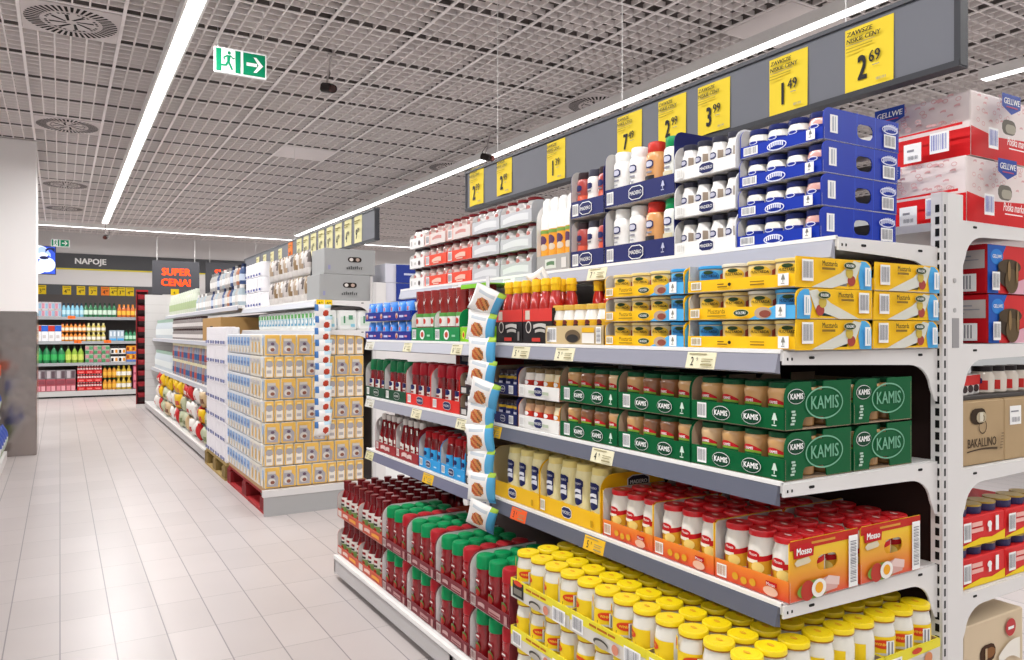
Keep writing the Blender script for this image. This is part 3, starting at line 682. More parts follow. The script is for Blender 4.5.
def chili_box():
    W, Dp, H = .176, .14, .115
    d = D().rect(0, .074, W, .041, CHR).rect(W * .1, .08, W * .16, .03, M('#cfc3b4', .5)).ell(W * .22, .055, .017, .02, M('#d8d0c8', .5), 12).ell(W * .22, .055, .013, .016, CHK, 12).wave(W * .4, .05, W * .42, .062, .064, .004, M('#cfcac4', .5), 8, .006).wave(W * .46, .036, W * .34, .045, .046, .004, M('#bdb7b0', .5), 8, .004).rect(W * .36, .008, .05, .012, M('#c63a30', .5)).rect(W * .87, .01, .012, .03, M('#8d8682', .5))
    return make_tray('sauce_box', 'box of bottles', 'dark sauce boxes with red tops on the second shelf', W, Dp, H, H, CHK, CARDIN2, r=0, lip=d)
CX = chili_box()
hot = (make_jar('sauce_bottle', 'bottle', None, [(.021, 0), (.0235, .004), (.0235, .12), (.0185, .155), (.015, .165), (.014, .178)], M('#b3241a', .15, 0, .8), 14, [(.0165, .170), (.017, .171), (.0165, .190), (.0185, .1905), (.0175, .205), (.014, .212), (0, .212)], M('#f0c01e', .4), 'cap'), 'red sauce bottle with yellow cap')
for k, (y, nm) in enumerate(((2.352, 'left'), (2.172, 'right'))):
    stock(CX, '%s dark sauce box with red top beside the snack bags' % nm, (1.332, y - .004, zc), [hot] * 3, .057, .06, 2, '%s dark sauce box' % nm, W=.176)
hot2 = (Kind(dup(hot[0].root), 'bottle'), 'red sauce bottle with yellow cap')
stock(None, '', (1.475, 2.02, zc), [hot2] * 5, .058, .06, 1, 'behind small white jars', W=.3)

# ===== top shelf of the near bay
z1 = ZS[1] + .001
BLU = M('#1032a6', .4); BLUD = M('#141f74', .4); CHECK = M('#dfe3f3', .5)
W, Dp, H, L = .25, .29, .076, .03
lip = D().bars(.012, .005, .046, .021)
lip.ring(.118, .012, .030, .012, .003, CHECK, 16)
for q in range(7): lip.rect(.096 + .0068 * q, .008 + .004 * math.sin(PI * q / 6), .004, .011, CHECK)
lip.rect(.208, .003, .024, .024, PRINTW); ICON(lip, .22, .017, .011, M('#777777', .5))
end = D().rect(.022, .018, .028, .042, PRINTW).rect(.03, .022, .004, .034, M('#9aa0b0', .5)).rect(.038, .022, .003, .034, M('#b6bac6', .5)).bars(.225, .008, .048, .032)
end.ring(.248, .052, .032, .011, .003, CHECK, 16)
for q in range(7): end.rect(.224 + .0072 * q, .047 + .005 * math.sin(PI * q / 6), .0045, .013, CHECK)
end.rect(.11, .0, .0016, .076, M('#2f55cf', .5)).rect(.18, .0, .0016, .076, M('#2f55cf', .5))
BT = make_tray('cheese_tray', 'tray of jars', 'blue jar trays stacked on the top shelf', W, Dp, H, L, BLU, CARDIN, r=.022, holes=[slot(.155, .035, .033, .018)], lip=lip, end=end, back=.06)
def bjar(c): return make_jar('cream_jar', 'jar', None, [(.023, 0), (.0275, .003), (.0285, .02), (.0285, .046), (.024, .056)], M(c, .2, 0, .7), 16, [(.026, .055), (.0265, .056), (.0265, .067), (.025, .069), (0, .069)], M('#242c66', .35), dec=D(.0004).rect(-.036, .004, .072, .034, M('#1b2f94', .5), 10).ring(0, .035, .013, .006, .002, CHECK, 10), wrap=.0284)
bw, bp_ = (bjar('#ece9e0'), 'white jar with blue label'), (bjar('#d8a39b'), 'pink jar with blue label')
lv4 = ['bottom', 'second', 'third', 'top']
for l in range(4):
    stock(BT, '%s blue jar tray of the stack at the near end, top shelf' % lv4[l], (1.505 + .004 * l, 1.392, z1 + l * .077), [bw, bw, bw, bp_], .061, .062, 2, '%s blue tray' % (lv4[l] + ('' if l in (0, 3) else ' lowest')).replace('second lowest', 'second-lowest').replace('third lowest', 'third-lowest'), W=W, only=lambda r, c_: r == 0 or c_ == 3)
# white trays of mini bottles
lip = D().logo(.125, .019, .028, .015).bars(.012, .006, .026, .026, m=M('#d2d0cc', .6)); 
MT = make_tray('sauce_tray', 'tray of bottles', 'white sauce trays stacked on the top shelf', .228, .19, .104, .036, M('#efeeec', .5), CARDIN, r=.04, lip=lip)
mb_ = (make_jar('sauce_bottle', 'bottle', None, [(.022, 0), (.0255, .003), (.026, .056), (.02, .074), (.0185, .086)], M('#eeecea', .2, 0, .7), 16, [(.0205, .084), (.021, .085), (.021, .097), (.019, .0995), (0, .0995)], M('#3a3a48', .35), 'cap', dec=D(.0004).hexa(-.004, .047, .013, .009, NAVY).hexa(-.004, .047, .010, .0055, M('#b8b8c8', .5)).rect(-.014, .028, .018, .004, M('#8a8a96', .5), 4).rect(.014, .026, .014, .034, M('#9a8a7a', .5), 3).rect(-.01, .02, .02, .004, M('#aaaab2', .5), 4), wrap=.0262), 'white sauce bottle with dark cap')
for l in range(3):
    stock(MT, '%s white sauce tray left of the blue jar stack' % lv3[l], (1.508, 1.628, z1 + l * .1055), [mb_] * 4, .0555, .056, 1, '%s white sauce tray' % lv3[l], W=.228)
# navy dressing trays
def nav_tray(W, H, lg): 
    d = D().bars(.01, .008, .034, .04).logo(W * .48, .028, .034, .021, ins=NAVY)
    if lg: ICON(d, W - .045, .03, .018, M('#b9bcd6', .5))
    return make_tray('dressing_tray', 'tray of bottles', 'navy dressing trays on the top shelf', W, .2, H, .058, M('#242a64', .45), CARDIN, r=.03, lip=d)
N1 = nav_tray(.322, .178, True); N2 = nav_tray(.182, .165, False)
def dress(body, cap, lab, sub):
    d = D(.0004).hexa(0, .105, .017, .012, NAVY).hexa(0, .105, .013, .008, M('#c3c4d6', .5)).rect(-.012, .078, .024, .006, M('#8f8f98', .5), 5).rect(-.008, .064, .016, .005, M('#b2b2b8', .5), 4)
    if sub: d.rect(-.02, .02, .04, .05, M(sub, .5), 8).ell(.004, .04, .014, .015, M('#b98a4a', .5))
    return make_jar('dressing_bottle', 'bottle', None, [(.028, 0), (.0325, .004), (.033, .05), (.031, .085), (.0335, .115), (.032, .135), (.027, .142)], M(body, .3, 0, .4), 16, [(.0275, .14), (.028, .141), (.0275, .168), (.025, .172), (0, .172)], M(cap, .35), 'cap', dec=d, wrap=.0335)
dA, dB, dC = (dress('#efedea', '#efefed', 1, None), 'white dressing bottle with white cap'), (dress('#d79a5e', '#c8342a', 1, '#2c2a2e'), 'orange dressing bottle with red cap'), (dress('#eef0ea', '#0f8a50', 1, '#d9cfae'), 'white dressing bottle with green cap')
for l, lv in ((0, 'lower'), (1, 'upper')):
    stock(N1, '%s wide navy dressing tray on the top shelf' % lv, (1.51, 1.952, z1 + l * .181), [dA, dA, dB, dC], .078, .07, 1, '%s wide navy tray' % lv, W=.322, x0=.008)
def sdress(body, mid, cap): return make_jar('dressing_bottle', 'bottle', None, [(.024, 0), (.027, .004), (.027, .055), (.0255, .075), (.0275, .1), (.026, .125), (.021, .133)], [(0, 3, M(mid, .3, 0, .4)), (3, 6, M(body, .3, 0, .4))], 14, [(.0225, .131), (.023, .132), (.022, .154), (0, .156)], M(cap, .35), 'cap', dec=D(.0004).hexa(0, .1, .014, .01, NAVY).rect(-.01, .08, .02, .005, M('#777780', .5), 4).rect(-.014, .02, .028, .03, M('#e8e4de', .5), 6), wrap=.0275)
sR, sW = (sdress('#a83a34', '#d6502e', '#3a2a2e'), 'slim red dressing bottle'), (sdress('#e9e6e2', '#e6e2de', '#4a4a58'), 'slim white dressing bottle')
for l, lv in ((0, 'lower'), (1, 'upper')):
    stock(N2, '%s narrow navy dressing tray on the top shelf' % lv, (1.51, 2.142, z1 + l * .17), [sR, sW, sR], .059, .06, 1, '%s narrow navy tray' % lv, W=.182)
# grey tray with white and orange bottles
G1 = make_tray('drink_tray', 'tray of bottles', None, .215, .2, .262, .06, M('#a9a6a3', .5), M('#e4e2e0', .7), r=.07, lip=D().rect(.06, .012, .07, .034, M('#d5d8cf', .5)).wave(.07, .022, .05, .034, .036, .003, M('#5e7d5a', .5), 6, .003).rect(.165, .01, .03, .036, M('#dcdad7', .5)))
wo = (make_jar('sauce_bottle', 'bottle', None, [(.024, 0), (.0265, .004), (.0265, .15), (.0255, .2), (.019, .222)], M('#f1efec', .3, 0, .4), 16, [(.0195, .22), (.0195, .25), (.017, .262), (.008, .27), (0, .27)], M('#f4f3f1', .35), 'cap', dec=D(.0004).rect(-.034, .05, .068, .105, M('#eda63a', .5), 10).ell(0, .115, .02, .018, M('#5a3a5a', .5)).ell(.006, .09, .016, .012, M('#d9c9b4', .5)).rect(-.03, .14, .06, .012, M('#7ea04a', .5), 8), wrap=.0266), 'tall white bottle with orange label')
stock(G1, 'grey tray of tall white bottles at the left of the navy trays', (1.512, 2.366, z1), [wo] * 4, .0525, .055, 1, 'grey tray', W=.215)

# ===== fourth shelf: pale mayonnaise bottles and orange trays
z4 = ZS[4] + .001
MYT = M('#eebb1c', .45)
d = D().logo(.15, .027, .026, .017).bars(.006, .01, .026, .034, m=M('#b7a878', .6)).rect(.275, .01, .012, .02, M('#c99a14', .5))
LT = make_tray('mayonnaise_tray', 'tray of bottles', 'yellow mayonnaise trays on the fourth shelf', .318, .24, .168, .054, MYT, M('#d9c9a0', .7), r=.05, lip=d, end=D().logo(.14, .138, .042, .02, ins=M('#2a2a3a', .5)))
mz = (make_jar('mayonnaise_bottle', 'bottle', None, [(.027, 0), (.0325, .005), (.0335, .07), (.031, .11), (.033, .145), (.029, .158)], M('#efe5b2', .35, 0, .3), 18, [(.0285, .156), (.029, .157), (.028, .176), (.026, .178), (0, .178)], M('#e6d58c', .4), 'cap', dec=D(.0004).wave(-.019, .066, .038, .12, .12, 0, NAVY, 10, -.01).hexa(0, .122, .022, .014, NAVY).text('MADERO', 0, .118, .009, M('#d8d9e4', .5), bold=.02, sx=.85).wave(-.015, .074, .032, .084, .09, .003, M('#d8d9e4', .5), 6, .004).wave(-.013, .092, .028, .101, .104, .003, M('#d8d9e4', .5), 6, .004).ell(.002, .04, .013, .014, M('#eebb3a', .5)).ell(-.004, .036, .008, .009, M('#f3efe0', .5)), wrap=.034), 'pale yellow mayonnaise bottle')
for nm, y in (('left', 2.386), ('right', 2.062)):
    stock(LT, '%s yellow mayonnaise bottle tray on the fourth shelf' % nm, (1.332, y, z4), [mz] * 4, .0775, .066, 3, '%s yellow tray' % nm, W=.318, only=(lambda r, c_: True) if nm == 'right' else (lambda r, c_: c_ > 0))
OG = grad_z('orange_print', '#d93a1e', '#f08a2a', 0, .05); EG = grad_z('sunrise_print', '#e0482a', '#f3c81e', .0, .11)
W, Dp, H, L = .214, .232, .132, .046
MR = M('#c4161f', .45)
d = D().bars(.008, .007, .03, .03, m=M('#b8835a', .6))
for q in range(3): d.ell(.065 + .026 * q, .02 - .003 * (q % 2), .009, .0085, M('#d9a22a', .5), 8)
d.rect(.155, .026, .03, .01, MR).ell(.168, .015, .02, .01, M('#e8b9a0', .5)).text('Mosso', .169, .027, .010, PRINTW, sx=.9)
e = D().rect(0, .112, Dp, .020, M('#c2291d', .5)).rect(.07, .119, .08, .005, M('#d89a3a', .5)).poly([(.012, .094), (.075, .094), (.078, .118), (.055, .124), (.03, .122), (.010, .116)], MR).text('Mosso', .044, .101, .021, PRINTW, bold=.03, sx=.9)
e.poly([(.02, .077), (.06, .08), (.066, .084), (.058, .094), (.022, .092), (.012, .085)], M('#d9cdb0', .5)).rect(.194, .004, .032, .116, PRINTW).bars(.196, .006, .028, .112, True, bg=False, n=26)
e.ell(.075, .022, .056, .020, M('#7d9a3a', .5), 14).ell(.052, .022, .022, .022, M('#b8392c', .5), 12).poly([(.085, .008), (.15, .012), (.158, .034), (.12, .044), (.09, .038)], M('#d6a9a0', .5)).poly([(.1, .03), (.156, .018), (.158, .036), (.12, .045)], M('#e6c9c2', .5)).ell(.087, .023, .024, .020, M('#f3efe8', .5), 14).ell(.087, .024, .013, .012, M('#f0a81e', .5), 12)
OT = make_tray('mayonnaise_tray', 'tray of jars', 'orange trays of red-lidded jars on the fourth shelf', W, Dp, H, L, OG, CARDIN, r=.0, holes=[slot(.125, .073, .036, .017)], lip=d, end=e, endmat=EG, outline=[(0, 0), (Dp, 0), (Dp, H), (.008, H), (0, H - .006)])
mj = (make_jar('mayonnaise_jar', 'jar', None, [(.026, 0), (.031, .004), (.0325, .02), (.0325, .092), (.028, .11), (.0265, .119)], M('#ece8e0', .15, 0, .8), 20, [(.0295, .1165), (.0305, .1172), (.0305, .1275), (.029, .1305), (.025, .1308), (0, .1302)], M('#cf1620', .3, 0, .3), dec=D(.0004).rect(-.058, .008, .116, .04, M('#e3a62a', .5), 20).wave(-.058, .046, .116, .058, .058, -.012, MR, 20, -.012).ell(0, .05, .016, .008, MR, 10).text('Mosso', 0, .0465, .0095, PRINTW, sx=.85, bold=.02).rect(-.022, .03, .034, .008, M('#f2ead8', .5), 6).ell(.012, .022, .014, .012, M('#f6d77a', .5)).ell(-.024, .018, .01, .009, M('#b23a2a', .5)), wrap=.0325, dz=.027, topdec=D(.0004).ring(0, 0, .019, .019, .0015, M('#e65a5a', .4), 20).ell(0, 0, .01, .005, M('#e8c9c0', .4))), 'red-lidded mayonnaise jar')
for k, (y, nm) in enumerate(((1.733, 'left'), (1.517, 'middle'), (1.301, 'right'))):
    stock(OT, '%s front orange tray of red-lidded jars, fourth shelf' % nm, (1.332, y, z4), [mj] * 3, .0695, .072, 3, '%s front orange tray' % nm, W=W)
    stock(OT, '%s rear orange tray of red-lidded jars, fourth shelf' % nm, (1.574, y, z4), [mj] * 3, .0695, .072, 3, '%s rear orange tray' % nm, W=W, only=(lambda r, c_: True) if k == 2 else (lambda r, c_: r < 2))

# ===== bottom shelf: three layers of yellow-lidded mayonnaise jars
W, Dp, L = .308, .218, .056
WY = M('#ecdf3a', .5); WYD = M('#f0c022', .5)
def mayo_lip(W, lead, end=False):
    d = D().rect(0, 0, W, .038, M('#d9d5cc', .5)).poly([(0, .03), (W, .036), (W, L), (0, L)], WY)
    if lead: d.rect(.012, .006, .062, .046, M('#2b2a26', .5)).ell(.043, .048, .024, .008, M('#d5472a', .5)).rect(.02, .014, .046, .018, M('#7e7a70', .5))
    else: d.bars(.012, .006, .05, .04, n=13)
    if not end: d.rect(.09, .0425, .03, .006, M('#b8681a', .5)).rect(.125, .0428, .04, .006, M('#b8681a', .5)).rect(.17, .0434, .028, .006, M('#b8681a', .5)).ell(.14, .013, .03, .011, M('#4b463e', .5)).ell(.143, .010, .026, .009, M('#b5afa4', .5)).ell(.2, .018, .013, .013, M('#d88a70', .5)).bars(.235, .004, .062, .04, n=15)
    else: d.ell(.12, .046, .02, .007, M('#d5472a', .5)).ell(.165, .02, .016, .014, M('#d88a5a', .5)).rect(.1, .012, .04, .01, M('#b9b45a', .5))
    return d
YT1 = make_tray('mayonnaise_tray', 'tray of jars', 'yellow and white mayonnaise trays on the bottom shelf', W, Dp, L, L, WY, CARDIN2, r=0, lip=mayo_lip(W, True), end=mayo_lip(Dp, False, True), back=L)
YT = make_tray('mayonnaise_tray', 'tray of jars', 'yellow and white mayonnaise trays on the bottom shelf', W, Dp, L, L, WY, CARDIN2, r=0, lip=mayo_lip(W, False), end=mayo_lip(Dp, False, True), back=L)
yb_ = [(.028, 0), (.0335, .004), (.0345, .02), (.0345, .098), (.0305, .116), (.0285, .1255)]
def ylab(turn):
    d = D(.0004); o = turn
    d.rect(-.062 + o, .010, .124, .052, M('#f2cf22', .5), 22).poly([(-.030 + o, .012), (-.0 + o, .012), (.022 + o, .012), (.026 + o, .03), (-.028 + o, .032)], M('#26231f', .5)).ell(o, .045, .027, .0115, M('#e8a81c', .5), 12).ell(o, .045, .0255, .010, M('#d8401f', .5), 12).text('WINIARY', o, .042, .009, M('#f6d23a', .5), bold=.02, sx=.95).wave(-.02 + o, .018, .036, .023, .024, .002, M('#d9d4c8', .5), 8, .002)
    if turn > .01: d.rect(.035, .018, .02, .036, PRINTW, 4).rect(.038, .02, .004, .032, BARC).rect(.046, .02, .005, .032, BARC)
    d.rect(-.052 + o, .062, .012, .03, M('#f2cf22', .5), 2).ell(-.046 + o, .078, .004, .010, M('#d8601f', .5), 4)
    return d
def yjar(turn): return make_jar('mayonnaise_jar', 'jar', None, yb_, M('#e9e6da', .12, 0, .8), 22, [(.0315, .1225), (.0335, .1232), (.0335, .1265), (.0335, .1345), (.032, .137), (.0, .1373)], [(0, 2, M('#a8701e', .4, .2)), (2, 5, M('#f2d614', .35, 0, .2))], dec=ylab(turn), wrap=.0346, dz=.030, topdec=D(.0004).ring(0, 0, .0255, .0255, .0008, M('#e2bf12', .4), 24).ell(0, 0, .009, .004, M('#e8b43a', .5), 10).ring(0, 0, .009, .004, .0008, M('#d0641e', .5), 14))
yj = [(yjar(t_), 'yellow-lidded mayonnaise jar') for t_ in (0, .03, -.025)]
rnd = random.Random(3)
tn = ['left', 'middle', 'right']; dn = ['front', 'centre', 'back']; ln = ['bottom', 'middle', 'top']
for l in range(3):
    for dx in range(3):
        for k in range(3):
            vis = (l == 2) or (dx == 0) or (k == 2)
            if not vis: continue
            cols = [yj[rnd.randrange(3)] for _ in range(4)]
            if l == 2: only = (lambda r, c_: True) if dx == 0 else ((lambda r, c_: r == 0 or True) if dx == 1 else (lambda r, c_, k=k: k == 2 and c_ > 1 or (r == 0)))
            elif l == 1: only = (lambda r, c_, dx=dx, k=k: (dx == 0 and r == 0) or (k == 2 and c_ == 3))
            else: only = (lambda r, c_, dx=dx, k=k: dx == 0 and r == 0 and k == 0)
            if l == 0 and dx > 0: pass
            nm = '%s %s mayonnaise tray, %s layer' % (tn[k], dn[dx], ln[l])
            stock(YT1 if (k == 0 and l == 2) else YT, 'yellow and white %s, bottom shelf' % nm, (1.178 + .222 * dx, 1.985 - .3095 * k, ZB + .001 + .1445 * l), cols, .0765, .072, 3, nm.replace(' mayonnaise', '').replace(' layer', ' layer'), W=W, x0=.001, only=only)

# ===== bottom shelf of the far bay: ketchup
KR = M('#6f1015', .2, 0, .5); KRC = M('#a31a22', .35); KGC = M('#0c9a58', .4)
def ket(body, cap, name, lab=True):
    d = D(.0004).hexa(0, .085, .016, .008, M('#8e1a22', .5)).wave(-.011, .082, .022, .0865, .088, .002, M('#e8dcd8', .5), 5, .002).ell(0, .05, .016, .016, M('#5d7a3a', .5)).ell(.002, .047, .013, .012, M('#a52a20', .5)).wave(-.024, .01, .048, .026, .026, .004, M('#8a1f25', .5), 8)
    return (make_jar('ketchup_bottle', 'bottle', None, [(.026, 0), (.032, .004), (.033, .03), (.029, .07), (.033, .105), (.031, .122), (.029, .128)], M(body, .2, 0, .6), 16, [(.0315, .124), (.033, .126), (.032, .160), (.029, .166), (.02, .169), (0, .170)], M(cap, .35), 'cap', dec=d, wrap=.0335), name)
kg, kr = ket('#8a161c', '#0d8a50', 'green-capped ketchup bottle'), ket('#9c1c22', '#a8222a', 'red-capped ketchup bottle')
W = .262
d = D().rect(.01, .004, .034, .032, M('#c9b9b4', .5)).bars(.012, .006, .03, .028, m=M('#8a5a5a', .5), bg=False).wave(.062, .014, .045, .024, .027, .003, M('#c29a98', .5), 6, .002).rect(.135, .010, .075, .018, M('#b98a88', .5)).rect(.14, .014, .065, .004, MAROON).rect(.235, .006, .018, .028, M('#b98a88', .5))
RT = make_tray('ketchup_tray', 'tray of bottles', 'maroon ketchup trays on the bottom shelf', W, .262, .17, .04, MAROON, M('#dcd9d8', .7), r=.05, lip=d, left_liner=True)
names4 = ['first', 'second', 'third', 'fourth']
for l, lv in ((0, 'lower'), (1, 'upper')):
    for k, y in enumerate((3.062, 2.794, 2.526, 2.258)):
        stock(RT, '%s maroon ketchup tray, %s from the left, bottom shelf' % (lv, names4[k]), (1.178, y, ZB + .001 + l * .182), [kg, kg, kr], .086, .0635, 4, '%s %s maroon tray' % (names4[k], lv), W=W, x0=.006, only=(lambda r, c_: r == 0) if l == 0 else None)
SR = M('#c85640', .5)
W2 = .298
d = D().rect(.012, .006, .05, .028, M('#d9cfc8', .5)).wave(.085, .014, .07, .026, .03, .003, M('#e8c9bd', .5), 6, .002).wave(.18, .012, .09, .024, .027, .003, M('#eba23a', .5), 6, .002)
ST = make_tray('ketchup_tray', 'tray of bottles', 'orange-red ketchup trays on the bottom shelf', W2, .43, .12, .04, SR, M('#c9c2be', .7), r=.03, lip=d)
sk = (make_jar('ketchup_bottle', 'bottle', None, [(.023, 0), (.0275, .004), (.0285, .05), (.028, .098), (.018, .128), (.0155, .142)], M('#7a1218', .2, 0, .6), 14, [(.0175, .134), (.0185, .135), (.018, .165), (.0195, .166), (.019, .174), (0, .175)], M('#6e0f16', .3), 'cap', dec=D(.0004).rect(-.036, .02, .072, .076, M('#e3ddd6', .5), 12).rect(-.036, .022, .072, .030, M('#7f9a5a', .5), 12).wave(-.02, .072, .04, .08, .084, .003, M('#8f1a20', .5), 6, .002).rect(-.02, .055, .04, .01, M('#3d3a38', .5), 6).ell(.004, .036, .012, .01, M('#b0342a', .5)), wrap=.0285), 'slim dark red ketchup bottle')
for l, lv in ((0, 'lower'), (1, 'upper')):
    for k, (y, nm) in enumerate(((3.664, 'left'), (3.364, 'right'))):
        stock(ST, '%s %s orange-red ketchup tray at the far end, bottom shelf' % (lv, nm), (1.178, y, ZB + .001 + l * .182), [sk] * 4, .074, .07, 6, '%s %s orange-red tray' % (lv, nm), W=W2, x0=.003, only=(lambda r, c_: r == 0) if l == 0 else None)

# ===== far bay, fourth shelf
d = D().bars(.012, .012, .03, .032, m=M('#b08080', .6)).wave(.075, .015, .06, .032, .036, .004, M('#e4c9c4', .5), 8, .005).wave(.14, .014, .05, .03, .034, .004, M('#e4c9c4', .5), 8, .004)
T1 = make_tray('ketchup_tray', 'tray of bottles', 'dark red ketchup trays on the fourth shelf', .258, .22, .165, .046, M('#9c1f26', .45), CARDIN, r=.05, lip=d)
wk = (make_jar('ketchup_bottle', 'bottle', None, [(.024, 0), (.0285, .004), (.0285, .07), (.02, .12), (.0135, .145), (.013, .155)], M('#7f1218', .15, 0, .8), 14, [(.0155, .15), (.016, .151), (.0155, .176), (0, .178)], M('#dcd6d0', .35), 'cap', dec=D(.0004).rect(-.02, .02, .04, .034, M('#e8e4dc', .5), 8).ell(0, .045, .016, .016, M('#e8e4dc', .5)).rect(-.012, .034, .024, .008, M('#8f2a24', .5), 4).rect(-.007, .112, .014, .02, M('#e8e4dc', .5), 3), wrap=.0286, dz=.012), 'glass ketchup bottle with white cap')
for nm, y in (('left', 3.552), ('right', 3.29)): stock(T1, '%s dark red tray of white-capped ketchup bottles, fourth shelf' % nm, (1.332, y, z4), [wk] * 4, .0625, .065, 2, '%s dark red tray' % nm, W=.258)
SB = M('#2f9fe0', .45)
T2 = make_tray('sauce_tray', 'tray of bottles', 'sky blue sauce trays on the fourth shelf', .215, .22, .145, .046, SB, CARDIN, r=.05, lip=D().bars(.01, .01, .03, .03).logo(.1, .024, .024, .014).rect(.16, .018, .025, .006, M('#bfe0f2', .5)))
bk = (make_jar('sauce_bottle', 'bottle', None, [(.023, 0), (.0265, .004), (.0265, .08), (.0245, .112), (.019, .128)], M('#8a1a1e', .2, 0, .7), 14, [(.02, .126), (.0205, .127), (.02, .15), (.018, .152), (0, .152)], M('#b31c24', .35), 'cap', dec=D(.0004).rect(-.03, .022, .06, .06, M('#3aa4e0', .5), 10).hexa(0, .06, .014, .009, NAVY).rect(-.012, .034, .024, .008, M('#d8e8f2', .5), 4), wrap=.0266), 'red-capped sauce bottle with blue label')
for nm, y in (('left', 3.026), ('right', 2.808)): stock(T2, '%s sky blue sauce tray on the fourth shelf' % nm, (1.332, y, z4), [bk] * 3, .069, .06, 2, '%s sky blue tray' % nm, W=.215)
BKM = M('#2c2a2e', .4)
T3 = make_tray('sauce_tray', 'tray of jars', 'black sauce trays beside the snack bags', .19, .2, .08, .03, BKM, CARDIN2, r=.02, lip=D().rect(.012, .005, .04, .02, M('#c9c6c2', .5)).rect(.08, .01, .06, .01, M('#8a8680', .5)))
bj = (make_jar('sauce_jar', 'jar', None, [(.023, 0), (.0275, .003), (.0275, .05), (.024, .06)], M('#2b2226', .25, 0, .6), 14, [(.025, .058), (.0255, .059), (.0255, .07), (0, .071)], M('#1c1a1e', .35), dec=D(.0004).rect(-.03, .012, .06, .032, M('#5b4a50', .5), 8).ell(0, .034, .014, .007, M('#c9c4c4', .5)), wrap=.0276, dz=.008), 'small black sauce jar')
for l, lv in ((0, 'lower'), (1, 'upper')): stock(T3, '%s black sauce tray behind the bag strip, fourth shelf' % lv, (1.332, 2.585, z4 + .083 * l), [bj] * 3, .062, .06, 1, '%s black tray' % lv, W=.19)

# ===== far bay, third shelf
z3 = ZS[3] + .001
def lt(c): return D().bars(.02, .01, .036, .034, m=M('#bdb6b2', .6)).logo(.155, .026, .034, .016, ins=M(c, .5), out=M('#cfd4cf', .5))
GT = make_tray('ketchup_tray', 'tray of bottles', 'dark green ketchup trays on the third shelf', .258, .22, .176, .05, M('#11482e', .45), CARDIN, r=.05, lip=lt('#17402c'))
RD = make_tray('ketchup_tray', 'tray of bottles', 'red ketchup trays on the third shelf', .262, .22, .176, .05, M('#dc2f28', .45), CARDIN, r=.05, lip=lt('#20265a'))
def kk(cap, nm): return (make_jar('ketchup_bottle', 'bottle', None, [(.027, 0), (.0325, .004), (.033, .05), (.029, .09), (.027, .125), (.0245, .135)], M('#7d1419', .2, 0, .6), 14, [(.0285, .13), (.030, .132), (.028, .172), (.024, .182), (0, .184)], M(cap, .35), 'cap', dec=D(.0004).rect(-.026, .02, .052, .066, M('#e6e1da', .5), 10).hexa(0, .075, .02, .011, NAVY).rect(-.014, .05, .028, .008, M('#8f2a24', .5), 5).ell(0, .034, .014, .012, M('#b0302a', .5)), wrap=.0332), nm)
k1, k2 = kk('#0e7a48', 'ketchup bottle with green cap'), kk('#b2182a', 'ketchup bottle with red cap')
for nm, y in (('left', 3.692), ('right', 3.43)): stock(GT, '%s dark green ketchup tray, third shelf far bay' % nm, (1.332, y, z3), [k1] * 3, .084, .07, 1 + (nm == 'left'), '%s dark green tray' % nm, W=.258)
for nm, y in (('left', 3.168), ('right', 2.902)): stock(RD, '%s red ketchup tray, third shelf far bay' % nm, (1.332, y, z3), [k2] * 3, .086, .07, 2, '%s red tray' % nm, W=.262)
for l, lv in ((0, 'lower'), (1, 'upper')): stock(T3, '%s black sauce tray behind the bag strip, third shelf' % lv, (1.332, 2.632, z3 + .083 * l), [bj] * 3, .062, .06, 1, '%s third-shelf black tray' % lv, W=.19)
# red and navy carton lying at the back of that shelf
def carton(name, cat, label, loc, sx, sy, sz, mat, decs=(), hole=None, group=None, flap=True):
    """closed cardboard carton; origin at the left near bottom corner (low x, low y)"""
    b = MB(); b.rbox(0, sx, 0, sy, 0, sz, mat, .003); t = b.build(name, None, loc); tag(t, label, cat, group)
    if flap:
        b = MB(); b.box(.004, sx - .004, .004, sy / 2 - .001, sz, sz + .002, mat); b.box(.004, sx - .004, sy / 2 + .001, sy - .004, sz, sz + .002, mat); b.build('top_flap', t)
    for nm, d, face, off in decs:
        d.build(nm, t, {'-Y': (off, -.0005, 0), '-X': (-.0005, sy - off, 0)}[face], face)
    if hole:
        for (cx, cz, rx, ry, face) in hole:
            d = D(.0012).poly(slot(cx, cz, rx, ry), M('#2a211b', .8)).poly(slot(cx + rx * .1, cz - ry * .15, rx * .8, ry * .6), M('#6b5b45', .7)).rect(cx - rx * .3, cz - ry * .5, rx * .25, ry * .9, M('#b9ab8e', .5)).rect(cx + rx * .2, cz - ry * .5, rx * .2, ry * .8, M('#8d7a58', .5))
            d.build('hand_hole', t, (0, -.001, 0) if face == '-Y' else (-.001, sy, 0), face)
    return t
carton('carton', 'carton', 'red and navy carton lying behind the green-capped ketchup bottles', (1.62, 2.95, z3 + .135), .2, .3, .1, M('#c22a2c', .5), [('front_print', D(.001).rect(.05, .0, .14, .1, NAVY).rect(.07, .05, .1, .02, M('#d9d9e2', .5)), '-X', 0)])
for i_, y_ in enumerate((2.95, 3.1)): 
    carton('carton', 'carton', 'plain brown carton under the red and navy one, %s' % ('nearer the camera' if i_ == 0 else 'farther back'), (1.62, y_, z3), .2, .148, .1325, M('#6b4a3a', .8))

